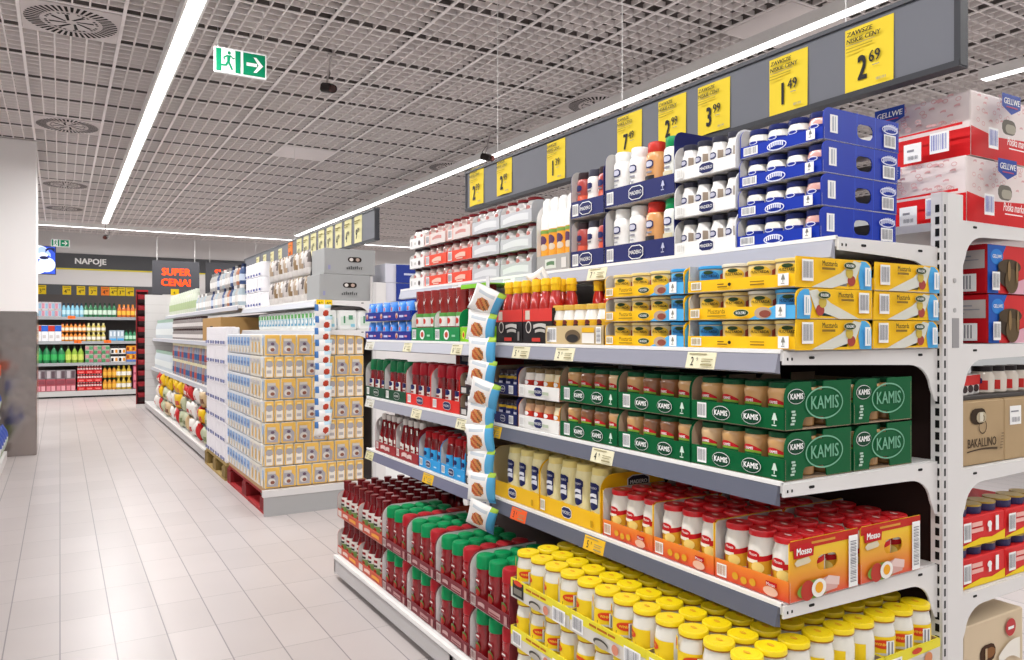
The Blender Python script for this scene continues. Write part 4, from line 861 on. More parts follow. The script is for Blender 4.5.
# ===== far bay, second shelf
BP = M('#1b35a6', .4); BPL = M('#3f86e0', .35)
d = D().rect(0, 0, .19, .042, M('#16268a', .45)).rect(.06, .014, .05, .01, M('#b9c2e6', .5)).ell(.03, .022, .014, .013, M('#d8b9a0', .5)).ell(.03, .018, .008, .008, M('#c2402e', .5)).rect(.125, .016, .03, .008, M('#d88aa0', .5))
CT = make_tray('chocolate_tray', 'tray of packs', 'blue trays of pouches on the second shelf', .19, .18, .043, .042, BP, CARDIN, r=.0, lip=d)
def pouch_mesh(name, w, h, t, col, nx=10, ny=14, face='-X', crimp=.07):
    """pillow pouch standing on its lower edge, col(u, v, front) -> material"""
    b = MB(); f = FACE[face]
    def pt(i, j, s):
        u = i / nx; v = j / ny
        e = (math.sin(PI * u) ** .45) * (max(0, math.sin(PI * min(1, max(0, (v - crimp) / (1 - 2 * crimp))))) ** .4)
        wob = 1 + .12 * math.sin(7 * u + 5 * v)
        pin = 1 - .06 * math.sin(PI * v)
        return f((u - .5) * w * pin, v * h, s * t / 2 * e * wob)
    for s in (1, -1):
        for j in range(ny):
            for i in range(nx):
                q = [pt(i, j, s), pt(i + 1, j, s), pt(i + 1, j + 1, s), pt(i, j + 1, s)]
                if s < 0: q.reverse()
                b.add(q, [(0, 1, 2, 3)], col((i + .5) / nx, (j + .5) / ny, s > 0), True)
    me = b.mesh(name, 60)
    import bmesh
    bm = bmesh.new(); bm.from_mesh(me); bmesh.ops.remove_doubles(bm, verts=bm.verts, dist=1e-5); bm.to_mesh(me); bm.free()
    return me
def bluepack(u, v, fr): return BPL if not (.3 < u < .7 and .35 < v < .75) else M('#bcd3f0', .4)
BPK = Kind(link('sauce_pouch', pouch_mesh('sauce_pouch', .09, .085, .03, lambda u, v, fr: (M('#d24a3a', .4) if abs(u - .5) < .1 and .5 < v < .68 else M('#7fb0ea', .35) if .25 < u < .75 and .3 < v < .7 else BPL), 8, 10)), 'pouch')
for l, lv in ((0, 'lower'), (1, 'upper')):
    for k, (y, nm) in enumerate(((3.692, 'left'), (3.498, 'middle'), (3.304, 'right'))):
        CT.put((1.332, y, zc + l * .092), '%s %s blue tray of pouches, second shelf' % (lv, nm))
        for c_ in range(2): BPK.put((1.352, y - .048 - .094 * c_, zc + l * .092 + .003), 'blue pouch, %s in the %s %s blue tray' % ('left one' if c_ == 0 else 'right one', lv, nm))
d = D().bars(.012, .008, .04, .042).ell(.12, .028, .024, .02, M('#e9f0ea', .5), 12).ell(.12, .028, .015, .012, M('#c44a3a', .5), 10).rect(.17, .02, .03, .008, M('#8fd0a8', .5))
GK = make_tray('ketchup_tray', 'tray of bottles', 'bright green ketchup trays on the second shelf', .232, .2, .13, .058, M('#12894a', .45), M('#dcd9d6', .7), r=.04, lip=d)
LG = make_tray('ketchup_tray', 'tray of bottles', None, .2, .2, .06, .058, M('#86c81e', .45), M('#dcd9d6', .7), r=.01, lip=D().ell(.03, .028, .012, .016, M('#d8e04a', .5), 10).ell(.03, .028, .007, .01, M('#c83a2a', .5), 10).bars(.07, .01, .04, .04))
rk = (make_jar('ketchup_bottle', 'bottle', None, [(.029, 0), (.034, .004), (.034, .07), (.029, .1), (.034, .15), (.035, .2)], M('#8e2420', .2, 0, .6), 14, [(.0345, .198), (.0355, .199), (.035, .212), (0, .213)], M('#8c2a28', .35), 'cap', dec=D(.0004).rect(-.036, .06, .072, .055, M('#e6e4e0', .5), 12).rect(-.036, .1, .072, .015, M('#5a9a4a', .5), 12).ell(0, .082, .012, .012, M('#c83a2e', .5)).poly([(-.012, .17), (0, .15), (.014, .18), (.002, .163)], M('#e4d4d0', .5)), wrap=.0345), 'upside-down ketchup bottle')
for nm, y in (('left', 3.106), ('right', 2.87)): stock(GK, '%s bright green ketchup tray, second shelf' % nm, (1.332, y, zc), [rk] * 3, .0765, .075, 1, '%s bright green tray' % nm, W=.232)
stock(LG, 'lime green ketchup tray behind the bag strip, second shelf', (1.332, 2.632, zc), [rk] * 2, .0765, .075, 1, 'lime green tray', W=.2)
b = MB(); b.box(0, .18, -.2, 0, 0, .004, M('#7fc62a', .45)); b.box(-.001, .0, -.2, 0, -.012, .004, M('#7fc62a', .45)); o = b.build('cardboard_sheet', None, (1.336, 2.632, zc + .2165)); tag(o, 'lime green cardboard sheet lying on the upside-down ketchup bottles', 'cardboard sheet')

# ===== far bay, top shelf: packs of jars
RO = M('#e8492e', .45)
def jpack(name, W, lipc, H, lip, grp, shrink=None): return make_tray(name, 'pack of jars', grp, W, .2, H, .05, lipc, M('#d9d6d4', .7), r=.03, lip=lip)
JR = jpack('jar_pack', .238, RO, .075, D().bars(.012, .006, .04, .04).wave(.085, .014, .1, .026, .034, .006, M('#f3c0ae', .5), 8, .004).rect(.1, .008, .06, .006, M('#f3c0ae', .5)), 'orange-red jar packs on the top shelf')
JP = jpack('jar_pack', .238, M('#e2b9b0', .5), .075, D().bars(.012, .006, .04, .04).rect(.07, .0, .16, .05, M('#d9cfcb', .5)).wave(.09, .02, .1, .03, .034, .006, M('#c98a84', .5), 8, .004), 'pale pink jar packs on the top shelf')
JG = jpack('jar_pack', .232, M('#b4b5ba', .4), .085, D().rect(.0, 0, .232, .05, M('#bdbec3', .4)).wave(.02, .01, .19, .03, .036, .008, M('#d9dadd', .4), 8, .006), 'clear wrapped jar packs on the top shelf')
JW = jpack('jar_pack', .17, M('#eceae8', .5), .075, D().rect(.02, .014, .012, .024, M('#b9b4b0', .5)).rect(.06, .018, .02, .012, M('#c9c6c2', .5)).ell(.12, .024, .012, .012, M('#4a3438', .5), 8), 'white jar packs on the top shelf')
def tj(body, cap, lab, h=.094): return make_jar('condiment_jar', 'jar', None, [(.03, 0), (.036, .003), (.0365, h * .7), (.029, h * .86), (.028, h * .92)], M(body, .2, 0, .6), 14, [(.031, h * .88), (.032, h * .89), (.032, h * .985), (.03, h), (0, h)], M(cap, .35), dec=D(.0004).rect(-.04, h * .16, .08, h * .5, M(lab, .5), 10).ell(.0, h * .6, .014, .008, M('#b5706a', .5)).rect(-.02, h * .45, .04, .006, M('#8a5a56', .5), 6), wrap=.0366)
ja, jb, jc = (tj('#a98f88', '#6a0c14', '#dcc8c2'), 'jar with dark red lid'), (tj('#b3aeac', '#6a0c14', '#dcd9d7'), 'white jar with dark red lid'), (tj('#e6e2de', '#3a2226', '#ece9e6'), 'white jar with black lid')
zt = ['bottom', 'middle', 'top']
for l in range(3):
    stock(JW, '%s white jar pack at the far left of the top shelf' % zt[l], (1.512, 3.548, z1 + l * .0985), [jc] * 2, .078, .076, 1, '%s white pack' % zt[l], W=.17)
    for k, (y, nm) in enumerate(((3.364, 'left'), (3.12, 'right'))):
        stock(JP if l == 2 else JR, '%s %s %s jar pack, top shelf' % (zt[l], nm, 'pale pink' if l == 2 else 'orange-red'), (1.512, y, z1 + l * .0985), [ja] * 3, .078, .076, 1, '%s %s red-lidded pack' % (zt[l], nm), W=.238)
    for k, (y, nm) in enumerate(((2.872, 'left'), (2.630, 'right'))):
        stock(JG, '%s %s clear wrapped jar pack, top shelf' % (zt[l], nm), (1.512, y, z1 + l * .0985), [jb] * 3, .076, .076, 1, '%s %s clear pack' % (zt[l], nm), W=.232)

# ===== hanging strip of snack bags at the bay junction
SNW = M('#f0efed', .3); SNB = M('#5aaee0', .35); SNG = M('#a3c84a', .35); SNO = M('#d08e54', .45); SNR = M('#c05a3c', .45)
def snack(u, v, fr):
    if u > .76: return SNB if v < .85 else SNG
    if (u - .42) ** 2 / .055 + (v - .42) ** 2 / .055 < 1: return SNO if (u + v) * 9 % 2 < 1.2 else SNR if u < .45 else M('#8a5a3a', .5)
    if .15 < u < .7 and .74 < v < .84: return M('#c9d2da', .4)
    return SNW
SNK = Kind(link('snack_bag', pouch_mesh('snack_bag', .112, .108, .04, snack, 20, 20)), 'snack bag', 'snack bags on the hanging strip')
b = MB(); b.box(-.0012, .0012, -.011, .011, -.80, .035, M('#d9d9dc', .3)); cs = b.build('clip_strip', None, (1.290, 2.335, 1.36)); tag(cs, 'clear hanging strip holding snack bags at the joint of the two bays', 'display strip')
for k, (v, tz, ry, rx) in enumerate(((1.262, .75, .45, .5), (1.165, .6, .15, .2), (1.078, .55, .1, .08), (1.005, .55, .12, .22), (.935, .6, .3, .34), (.862, .6, .05, .12), (.775, .6, .08, -.06), (.69, .55, .05, .1), (.61, .6, .1, .05), (.515, .55, .3, .36))):
    SNK.put((1.262 - .003 * (k % 2), 2.335 + (.004 if k % 2 else -.006), v), 'white snack bag with brown food picture, %s from top of near strip' % ORD[k], rot=(rx, -ry, tz))
SNK.put((1.455, 2.30, 1.355), 'white snack bag lying sideways against the top shelf rail above the strip', rot=(1.15, -.35, .45)).scale = (.9, .9, .8)
# ------------------------------------------------------------------ right-hand side of the near unit
GR = M('#d4161c', .45)
def gell(loc, label):
    sx, sy, sz = .30, .25, .172
    t = carton('carton', 'carton', label, loc, sx, sy, sz, M('#e9dedb', .5), (), None, 'white and red cartons on the right-hand top shelf')
    rnd = random.Random(5)
    PK = M('#d9a9a8', .5); SH = M('#1d3f9a', .45)
    def shield(d, x, y, w, h):
        d.poly([(x, y + h), (x, y + h * .35), (x + w / 2, y), (x + w, y + h * .35), (x + w, y + h)], SH).text('GELLWE', x + w / 2, y + h * .5, w * .24, PRINTW, bold=.02, sx=.95, slant=.1).rect(x + w * .2, y + h * .32, w * .6, h * .06, M('#b04a6a', .5))
    d = D(.0008).rect(0, 0, sy, .075, GR)
    for k in range(46):
        x, y = rnd.uniform(.01, sy - .02), rnd.uniform(.085, sz - .01)
        if k % 2: d.ring(x, y, .008, .006, .0018, PK, 10)
        else: d.wave(x - .008, y, .016, y + .004, y + .006, .002, PK, 4, .002)
    d.poly([(0.0, .075), (sy, .075), (sy, .082), (0, .078)], GR).rect(.09, .0, .05, .052, PRINTW).rect(.1, .03, .02, .006, BARC).bars(.1, .006, .034, .014, bg=False)
    d.bars(.165, .012, .052, .055, m=M('#7d83c2', .5), n=9); shield(d, .005, .115, .09, .052)
    d.build('side_print', t, (-.0006, sy, 0), '-X')
    d = D(.0008).poly([(0, 0), (sx, 0), (sx, .07), (.12, .062), (.0, .078)], GR)
    for k in range(40):
        x, y = rnd.uniform(.01, sx - .02), rnd.uniform(.085, sz - .01)
        if k % 2: d.ring(x, y, .008, .006, .0018, PK, 10)
        else: d.wave(x - .008, y, .016, y + .004, y + .006, .002, PK, 4, .002)
    d.bars(.022, .014, .048, .055, m=M('#7d83c2', .5), n=9); shield(d, .085, .115, .095, .054)
    d.poly(slot(.115, .078, .036, .02), M('#6f6a62', .7)).poly(slot(.122, .074, .026, .012), M('#a9a394', .7))
    d.text('Polska marka', .155, .03, .032, PRINTW, bold=.01, sx=.62, slant=.3).rect(.11, .02, .09, .003, PRINTW).rect(.21, .012, .02, .04, PRINTW)
    d.build('end_print', t, (0, -.0006, 0), '-Y')
gell((2.045, 1.105, 1.492), 'white and red carton on the right-hand top shelf, lower of two')
gell((2.065, 1.105, 1.668), 'white and red carton on the right-hand top shelf, upper of two')
def redbox(loc, label):
    sx, sy, sz = .26, .2, .132
    t = carton('carton', 'carton', label, loc, sx, sy, sz, M('#b8141e', .45), (), None, 'red and blue cartons on the right-hand second shelf')
    d = D(.0008).rect(.0, .0, sx, sz, M('#cf2a2c', .45)).poly([(0, 0), (.055, 0), (.045, .05), (.075, .105), (.095, sz), (0, sz)], M('#1f57b0', .45)).ell(.045, .1, .032, .021, M('#2f7fd0', .45), 14).text('GELLWE', .045, .096, .014, PRINTW, sx=.9).poly([(.1, 0), (sx, 0), (sx, .06), (.15, .035)], M('#d9a6b4', .5))
    d.ell(.1, .055, .055, .038, M('#3a2c1e', .5), 16).ell(.105, .075, .06, .02, M('#4a3a26', .5), 16).ell(.115, .035, .035, .034, M('#5d4a2e', .5), 14).ell(.1, .062, .008, .028, M('#8a6f48', .5), 8).ell(.14, .06, .006, .03, M('#8a6f48', .5), 8).bars(.01, .008, .038, .05, n=9)
    d.build('end_print', t, (0, -.0006, 0), '-Y')
    d = D(.0008).rect(.04, .068, .155, .05, M('#b7afaa', .5)).rect(.06, .1, .1, .004, BARC).rect(.06, .09, .12, .003, BARC).rect(.06, .08, .08, .003, BARC).bars(.055, .006, .12, .048, n=12)
    d.build('side_print', t, (-.0006, sy, 0), '-X')
# the side towards the post shows labels, so the carton stands a little away from it
redbox((2.155, 1.108, 1.170), 'red and blue cake carton behind the right bracket, lower of two')
redbox((2.150, 1.108, 1.3055), 'red and blue cake carton behind the right bracket, upper of two')
# small jars and packs standing at the back of the third right-hand shelf, brown cartons before them
BR = M('#b79d78', .75, 0, 0, 0, .12)
def bak(loc, label, sticker):
    sx, sy, sz = .218, .3, .168
    d = D(.0008)
    if not sticker:
        d.text('BAKALLINO', .105, .046, .034, M('#4a3a2a', .6), bold=.012, sx=.78).wave(.03, .034, .15, .037, .04, .004, M('#4a3a2a', .6), 10, .004).ring(.105, .1, .02, .02, .003, M('#4a3a2a', .6), 16).ring(.105, .122, .009, .008, .002, M('#4a3a2a', .6), 10)
        for q in range(6): d.rect(.188, .035 + .008 * q, .014, .004, M('#8a7558', .6))
    else:
        d.rect(.025, .095, .06, .052, PRINTW).rect(.03, .13, .04, .004, BARC).bars(.03, .1, .05, .018, bg=False).text('B', .16, .05, .04, M('#4a3a2a', .6))
    hl = [(.085, .128, .036, .02, '-Y')] if not sticker else None
    t = carton('carton', 'carton', label, loc, sx, sy, sz, BR, [('end_print', d, '-Y', 0)], None, None)
    if hl:
        D(.0012).poly(slot(.085, .128, .038, .021), M('#3a2c1e', .8)).poly(slot(.098, .125, .024, .014), M('#b9ab8e', .6)).rect(.088, .114, .016, .024, M('#d9d2c0', .5)).build('hand_hole', t, (0, -.001, 0), '-Y')
bak((2.012, 1.104, .848), 'brown cardboard carton with hand hole and dark printed name', False)
bak((2.233, 1.104, .848), 'brown cardboard carton with white sticker at the right edge', True)
lid2 = make_jar('dressing_jar', 'jar', None, [(.026, 0), (.03, .004), (.031, .045), (.024, .062)], M('#d9cfc2', .3, 0, .5), 14, [(.025, .06), (.026, .061), (.026, .074), (0, .075)], M('#2a2426', .35), dec=D(.0004).rect(-.03, .01, .06, .026, M('#c9302c', .5), 10).hexa(0, .035, .016, .01, NAVY), wrap=.0308)
b = MB(); b.rbox(0, .42, 0, .2, 0, .012, M('#4a4644', .5), .002); o = b.build('jar_tray', None, (2.03, 1.115, 1.0185)); tag(o, 'dark flat tray lying across the brown cartons', 'tray')
rp_ = random.Random(9)
nmb = 0
for k in range(3):
    t = carton('snack_box', 'box', 'white and red small box on the dark tray, %s from the post' % ORD[k], (2.04 + .046 * k, 1.12 + .01 * k, 1.031), .044, .09, .052, M('#e9e4e0', .5), [('end_print', D(.0008).rect(0, .026, .044, .026, M('#d0302e', .5)).ell(.022, .016, .014, .01, M('#3a2a2a', .5), 8), '-Y', 0)])
for k in range(4):
    lid2.put((2.205 + .064 * k, 1.15, 1.031), 'small dressing jar with dark lid on the dark tray, %s from left' % ORD[k])
# red cartons of yellow-lidded tins
RB = M('#d8282a', .45)
tin = make_jar('tin', 'tin', None, [(.033, 0), (.034, .002), (.034, .019), (.035, .021), (.035, .024)], [(0, 2, M('#34345e', .35)), (2, 4, M('#b59a3a', .3, .3))], 16, None, dec=None)
def minibox(loc, W, label):
    sx, sy, sz = W, .22, .078
    d = D(.0008).poly([(0, 0), (sx, 0), (sx, .026), (sx * .7, .012), (sx * .45, .018), (0, .004)], M('#f0cf1a', .5)).text('mleko', .075, .048, .021, M('#f0b6ac', .5), bold=.03).text('zageszczone'[:7], .075, .034, .018, M('#f0b6ac', .5), bold=.03)
    d = D(.0008).poly([(0, 0), (sx, 0), (sx, .026), (sx * .7, .014), (sx * .45, .018), (0, .004)], M('#f0cf1a', .5)).rect(.055, .05, .05, .012, M('#f0b6ac', .5)).rect(.052, .035, .056, .011, M('#f0b6ac', .5)).ell(.138, .05, .011, .009, PRINTW, 8).rect(.132, .03, .013, .02, PRINTW).rect(.165, .03, .016, .04, PRINTW).bars(.008, .016, .036, .05, n=9)
    t = carton('carton', 'carton', label, loc, sx, sy, sz, RB, [('end_print', d, '-Y', 0)], None, None, flap=False)
    return t
for l, lv in ((0, 'lower'), (1, 'upper')):
    for k, (x, nm) in enumerate(((2.012, 'left'), (2.236, 'right'))):
        minibox((x, 1.104, .526 + .108 * l), .22, '%s %s red and yellow carton of tins on the right-hand shelf' % (lv, nm))
        for q in range(3):
            tin.put((x + .036 + .072 * q, 1.145, .526 + .108 * l + .0785), 'small tin with gold rim, %s on the %s %s red carton' % (ORD[q], lv, nm))
        b = MB()
# bottom right: beige carton with dark green jars behind
d = D(.0008).ring(.11, .09, .02, .01, .001, BR, 8).poly(slot(.115, .115, .04, .024), M('#4a3020', .8)).ell(.125, .115, .026, .014, M('#8a5a30', .6), 10).rect(.1, .1, .01, .03, M('#c9b08a', .5)).ell(.045, .06, .04, .03, M('#dcd6c8', .6), 14).ell(.105, .03, .035, .03, M('#8a7a62', .6), 12).ell(.225, .165, .026, .024, M('#c0393a', .5), 14).rect(.21, .16, .03, .008, PRINTW).text('Bio', .2, .07, .09, M('#f0ebe0', .5), bold=.005, sx=.8, slant=.3)
d = D(.0008).poly(slot(.115, .115, .04, .024), M('#4a3020', .8)).ell(.125, .115, .026, .014, M('#8a5a30', .6), 10).rect(.1, .1, .01, .03, M('#c9b08a', .5)).ell(.045, .06, .04, .03, M('#dcd6c8', .6), 14).ell(.105, .03, .035, .03, M('#8a7a62', .6), 12).ell(.225, .165, .026, .024, M('#c0393a', .5), 14).rect(.21, .16, .03, .008, PRINTW).wave(.16, .07, .11, .1, .13, .012, M('#f0ebe0', .5), 8, .018)
carton('carton', 'carton', 'beige carton with hand hole at the bottom right corner', (2.03, 1.104, .221), .3, .12, .205, M('#d6c2a4', .7), [('end_print', d, '-Y', 0)], None, None, flap=False)
carton('carton', 'carton', 'plain beige carton under the one with the hand hole', (2.03, 1.104, .121), .3, .12, .099, M('#d6c2a4', .7), (), None, None, flap=False)
carton('carton', 'carton', 'long beige carton behind the front one, carrying dark jars', (2.03, 1.23, .121), .3, .3, .26, M('#cdb899', .7), (), None, None, flap=False)
gj = make_jar('pickle_jar', 'jar', 'dark green jars at the bottom right', [(.03, 0), (.036, .004), (.036, .075), (.03, .09)], M('#4e5548', .15, 0, .8), 14, [(.031, .088), (.032, .089), (.032, .1), (0, .101)], M('#6f6a5e', .35, .3))
for k in range(3): gj.put((2.07 + .085 * k, 1.29, .384), 'dark green jar under the lowest right-hand shelf, %s from left' % ORD[k])

# ------------------------------------------------------------------ far gondola with pallet display
FY = 5.1
unit = empty('shelving_unit', (1.9, FY, 0)); tag(unit, 'white shelving unit of the far row above the pallet display', 'shelving unit')
upright(unit, 1.9, FY, FY, 1.55, False)
for z, xf in ((1.418, 1.49), (1.215, 1.49)): shelf(unit, 1.9, FY, xf, XP0, FY, 7.5, z, M('#c9cbd2', .35))
b = MB(); b.box(1.93, 1.945, FY + .02, 7.5, .1, 1.40, BACKB); b.build('back_panel', unit, (-1.9, -FY, 0))
b = MB(); b.box(1.14, 1.89, 5.055, 5.085, .0, .125, M('#a9a9a9', .45)); b.box(1.13, 1.895, 5.05, 5.09, .125, .168, M('#d6d4d3', .4)); b.box(1.9, 2.62, FY, 7.5, .05, .12, SHELFW); b.build('base_front', unit, (-1.9, -FY, 0))
shelf(unit, 1.9, FY, 2.62, XP1, FY, 7.5, 1.418, RAILG, True, 'rear_side_shelf')
# pallets
def pallet(label, x0, x1, y0, y1, m, dk):
    t = empty('pallet', (x0, y0, 0)); tag(t, label, 'pallet'); w = x1 - x0; l = y1 - y0
    for k in range(7): b = MB(); b.box(w * k / 7 + .012, w * (k + 1) / 7 - .012, 0, l, .118, .138, m); b.build('deck_board', t)
    for y in (0, l / 2 - .05, l - .1): b = MB(); b.box(0, w, y, y + .1, .1, .118, dk); b.build('stringer_board', t)
    for x in (0, w / 2 - .05, w - .1):
        for y in (0, l / 2 - .07, l - .14): b = MB(); b.box(x, x + .1, y, y + .14, .02, .1, dk); b.build('block', t)
        b = MB(); b.box(x, x + .1, 0, l, 0, .02, m); b.build('bottom_board', t)
pallet('red painted pallet under the yellow paper packs', 1.15, 1.86, 5.1, 6.39, M('#a5262a', .6), M('#7d1a1e', .65))
pallet('bare wooden pallet under the white paper roll packs', 1.14, 1.85, 6.44, 7.42, M('#b59a62', .75, 0, 0, 0, .25), M('#8f7746', .8, 0, 0, 0, .25))
# packs
YP = M('#e6b85c', .45); YPW = M('#e6e0d4', .45); GP_ = M('#a9a6ac', .5); BWS = M('#dfe3ea', .45); BBL = M('#9fc0e6', .45)
def pack(name, broad):
    w, dp, h = (.1025, .0625, .141) if broad else (.0625, .1025, .141)
    b = MB(); b.rbox(0, w, 0, dp, 0, h, YPW, .006); r_ = b.build(name)
    d = D(.0012)
    if broad: d.rect(.004, .004, w - .008, h - .008, YP).poly([(.014, .014), (w - .016, .010), (w - .012, .07), (w * .6, .105), (.018, .115)], GP_).ell(w * .45, .045, .024, .022, M('#d9d4cc', .5), 10).ell(w * .5, .04, .014, .012, M('#8d5a4a', .5), 8).rect(.02, .095, .05, .018, M('#cfc8c0', .5)).ell(w * .5, .078, .012, .01, M('#6d5a6a', .5), 8)
    else: d.rect(.003, .004, w - .006, h - .008, YP).rect(.010, .008, w - .02, .068, M('#ece6dc', .5)).ell(w / 2, .092, w * .36, .022, GP_, 8).rect(.014, .03, .03, .02, M('#b9b2b0', .5)).rect(.016, .112, .028, .012, M('#f6dc9a', .5))
    d.build('front_print', r_, (0, -.0008, 0), '-Y')
    d = D(.0012); L_ = dp
    d.rect(.004, .004, L_ - .008, h - .008, BWS).rect(L_ * .2, .05, L_ * .55, .07, BBL if broad else M('#ece6dc', .5)).rect(L_ * .1, .012, L_ * .8, .03, M('#f2efe8', .5)).rect(L_ * .62, .004, L_ * .3, h * .45, M('#f0cf86', .5))
    d.build('side_print', r_, (-.0008, dp, 0), '-X')
    return Kind(r_, 'paper pack', 'yellow paper packs stacked on the red pallet')
PB, PN = pack('paper_pack', True), pack('paper_pack', False)
PZ = .17; PX = 1.15; rws = ['bottom', 'second', 'third', 'fourth', 'fifth', 'sixth', 'top']
spc = Kind(None, 'paper pack', 'pale blue and white packs on the side of the red pallet')
b = MB(); b.box(1.16, 1.85, 5.11, 6.38, .1385, .1685, M('#c9a27a', .8)); o = b.build('cardboard_sheet'); tag(o, 'cardboard sheet between the red pallet and the yellow packs', 'cardboard sheet')
sb = MB(); sb.rbox(0, .13, 0, .1025, 0, .141, M('#e6e8ec', .45), .006); sroot = sb.build('paper_pack')
D(.0012).rect(.004, .004, .094, .133, M('#e3e7ee', .45)).rect(.015, .06, .07, .06, M('#8fb4e2', .45)).rect(.02, .012, .06, .03, M('#f6f6f6', .5)).rect(.03, .075, .03, .02, M('#4a72b8', .5)).rect(.078, .01, .014, .05, M('#e9c56a', .5)).build('side_print', sroot, (-.0008, .1025, 0), '-X')
SPK = Kind(sroot, 'paper pack', 'pale blue packs on the aisle side of the red pallet')
sb = MB(); sb.rbox(0, .13, 0, .1025, 0, .141, M('#ece8e0', .45), .006); sroot = sb.build('paper_pack')
D(.0012).rect(.004, .004, .094, .133, M('#ece6da', .45)).rect(.015, .03, .04, .09, M('#d9d6d8', .45)).rect(.06, .02, .03, .07, M('#f0c25a', .5)).rect(.02, .1, .06, .02, M('#c9c6cc', .5)).build('side_print', sroot, (-.0008, .1025, 0), '-X')
SPY = Kind(sroot, 'paper pack', 'cream packs on the aisle side of the red pallet')
for r in range(7):
    seq = [True] * 4 + [False] * 4 if r % 2 == 0 else [False] * 4 + [True] * 4
    x = PX
    for c, br in enumerate(seq):
        w = .105 if br else .065
        (PB if br else PN).put((x, 5.105, PZ + .1455 * r), 'yellow %s paper pack, %s from left, %s row of the red pallet' % ('broad' if br else 'narrow', ORD[c], rws[r])); x += w
    for c in range(11):
        kd = SPY if c < 3 else SPK
        kd.put((PX, 5.215 + .1055 * c, PZ + .1455 * r), '%s pack on the aisle side, %s from the front, %s row' % ('cream' if c < 3 else 'pale blue', ORD[c], rws[r]))
# white paper roll packs
WRP = MB(); 
for i in range(3):
    for j in range(2): WRP.lathe([(.038, 0), (.041, .004), (.041, .151), (.038, .155)], 10, M('#edeaee', .4), cx=.042, cy=.041 + .0805 * i if j == 0 else .041 + .0805 * i, sx=1) if j == 0 else None
WRP.rbox(.02, .11, .004, .24, .002, .152, M('#f0edf0', .35), .01); wr = WRP.build('paper_roll_pack')
D(.0012).rect(.01, .012, .225, .04, M('#e2e0ee', .45)).text('', 0, 0, .01, INK).rect(.03, .016, .05, .026, M('#2c3f86', .45)).rect(.1, .018, .05, .02, M('#5566a8', .45)).rect(.17, .016, .04, .026, M('#2c3f86', .45)).build('side_print', wr, (-.0012, .245, 0), '-X') if False else None
dd = D(.0012); dd.rect(.02, .012, .05, .028, M('#39488e', .45)).rect(.09, .016, .05, .022, M('#7a86bc', .45)).rect(.165, .014, .05, .026, M('#2c3a80', .45)); dd.build('side_print', wr, (-.003, .245, 0), '-X')
WRK = Kind(wr, 'paper roll pack', 'white paper roll packs on the wooden pallet')
for r in range(7):
    for c in range(4): WRK.put((1.15, 6.445 + .247 * c, .1395 + .158 * r), 'white paper roll pack, %s from the front, %s row on wooden pallet' % (ORD[c], rws[r]))
# packs on the shelf above the pallets
wp = MB(); wp.rbox(0, .14, 0, .092, 0, .135, M('#eef0ee', .4), .012); wr = wp.build('wipes_pack')
D(.0012).rect(.012, .03, .068, .05, M('#6fb6d6', .45)).rect(.016, .085, .06, .03, M('#5fae5a', .45)).ell(.046, .06, .02, .018, PRINTW, 8).build('front_print', wr, (-.0008, .092, 0), '-X')
D(.0012).rect(.02, .03, .1, .06, M('#d9e6dc', .45)).rect(.04, .045, .012, .05, M('#4a8a62', .45)).rect(.075, .07, .03, .03, M('#5f9a78', .45)).rect(.09, .02, .03, .02, M('#8fc8dc', .45)).build('end_print', wr, (0, -.0008, 0), '-Y')
WP = Kind(wr, 'pack', 'green and blue wipes packs above the pallet display')
for k in range(18): WP.put((1.5, 5.112 + .098 * k, 1.216), 'white and blue wipes pack above the pallets, %s from the shelf end' % ORD[k])
for k in range(2): WP.put((1.645 + .142 * k, 5.112, 1.216), 'white and green wipes pack %s on the shelf end' % ('in the middle' if k == 0 else 'beside the upright'))
b = MB(); b.rbox(0, .02, 0, .9, 0, .012, M('#5fb84a', .45), .003); 
# grey cartons
def greybox(loc, label):
    d = D(.0015).poly(slot(.215, .105, .05, .018), M('#2a1f1c', .6)).ell(.19, .105, .014, .012, M('#d8d2cc', .5), 10).ell(.235, .105, .014, .012, M('#b9a294', .5), 10)
    for q in range(8): d.rect(.155 + .014 * q, .036 + .003 * math.sin(PI * q / 7), .009, .014 + .004 * (q % 3), M('#5c5c5c', .6))
    d.rect(.16, .052, .11, .0015, M('#5c5c5c', .6)).rect(.02, .03, .016, .03, M('#9494b8', .5))
    carton('carton', 'carton', label, loc, .365, .3, .176, M('#a3a4a4', .6), [('front_print', d, '-Y', 0)], None, 'grey cartons over the pallet display')
greybox((1.517, 5.118, 1.42), 'grey cardboard carton over the pallet display, lower of two'); greybox((1.552, 5.118, 1.5985), 'grey cardboard carton over the pallet display, upper of two')
def bluebox(loc, label):
    d = D(.002).rect(0, 0, .06, .13, M('#d9d9e4', .5)).rect(.08, .0, .22, .13, M('#23388e', .45)).rect(.14, .055, .09, .014, M('#c6cbe6', .5))
    carton('carton', 'carton', label, loc, .32, .26, .132, M('#d3d3de', .5), [('front_print', d, '-Y', 0)], None, 'blue and white cartons behind the grey ones')
bluebox((1.99, 5.11, 1.42), 'blue and white carton right of the grey cartons, lower of two'); bluebox((1.99, 5.11, 1.5545), 'blue and white carton right of the grey cartons, upper of two')
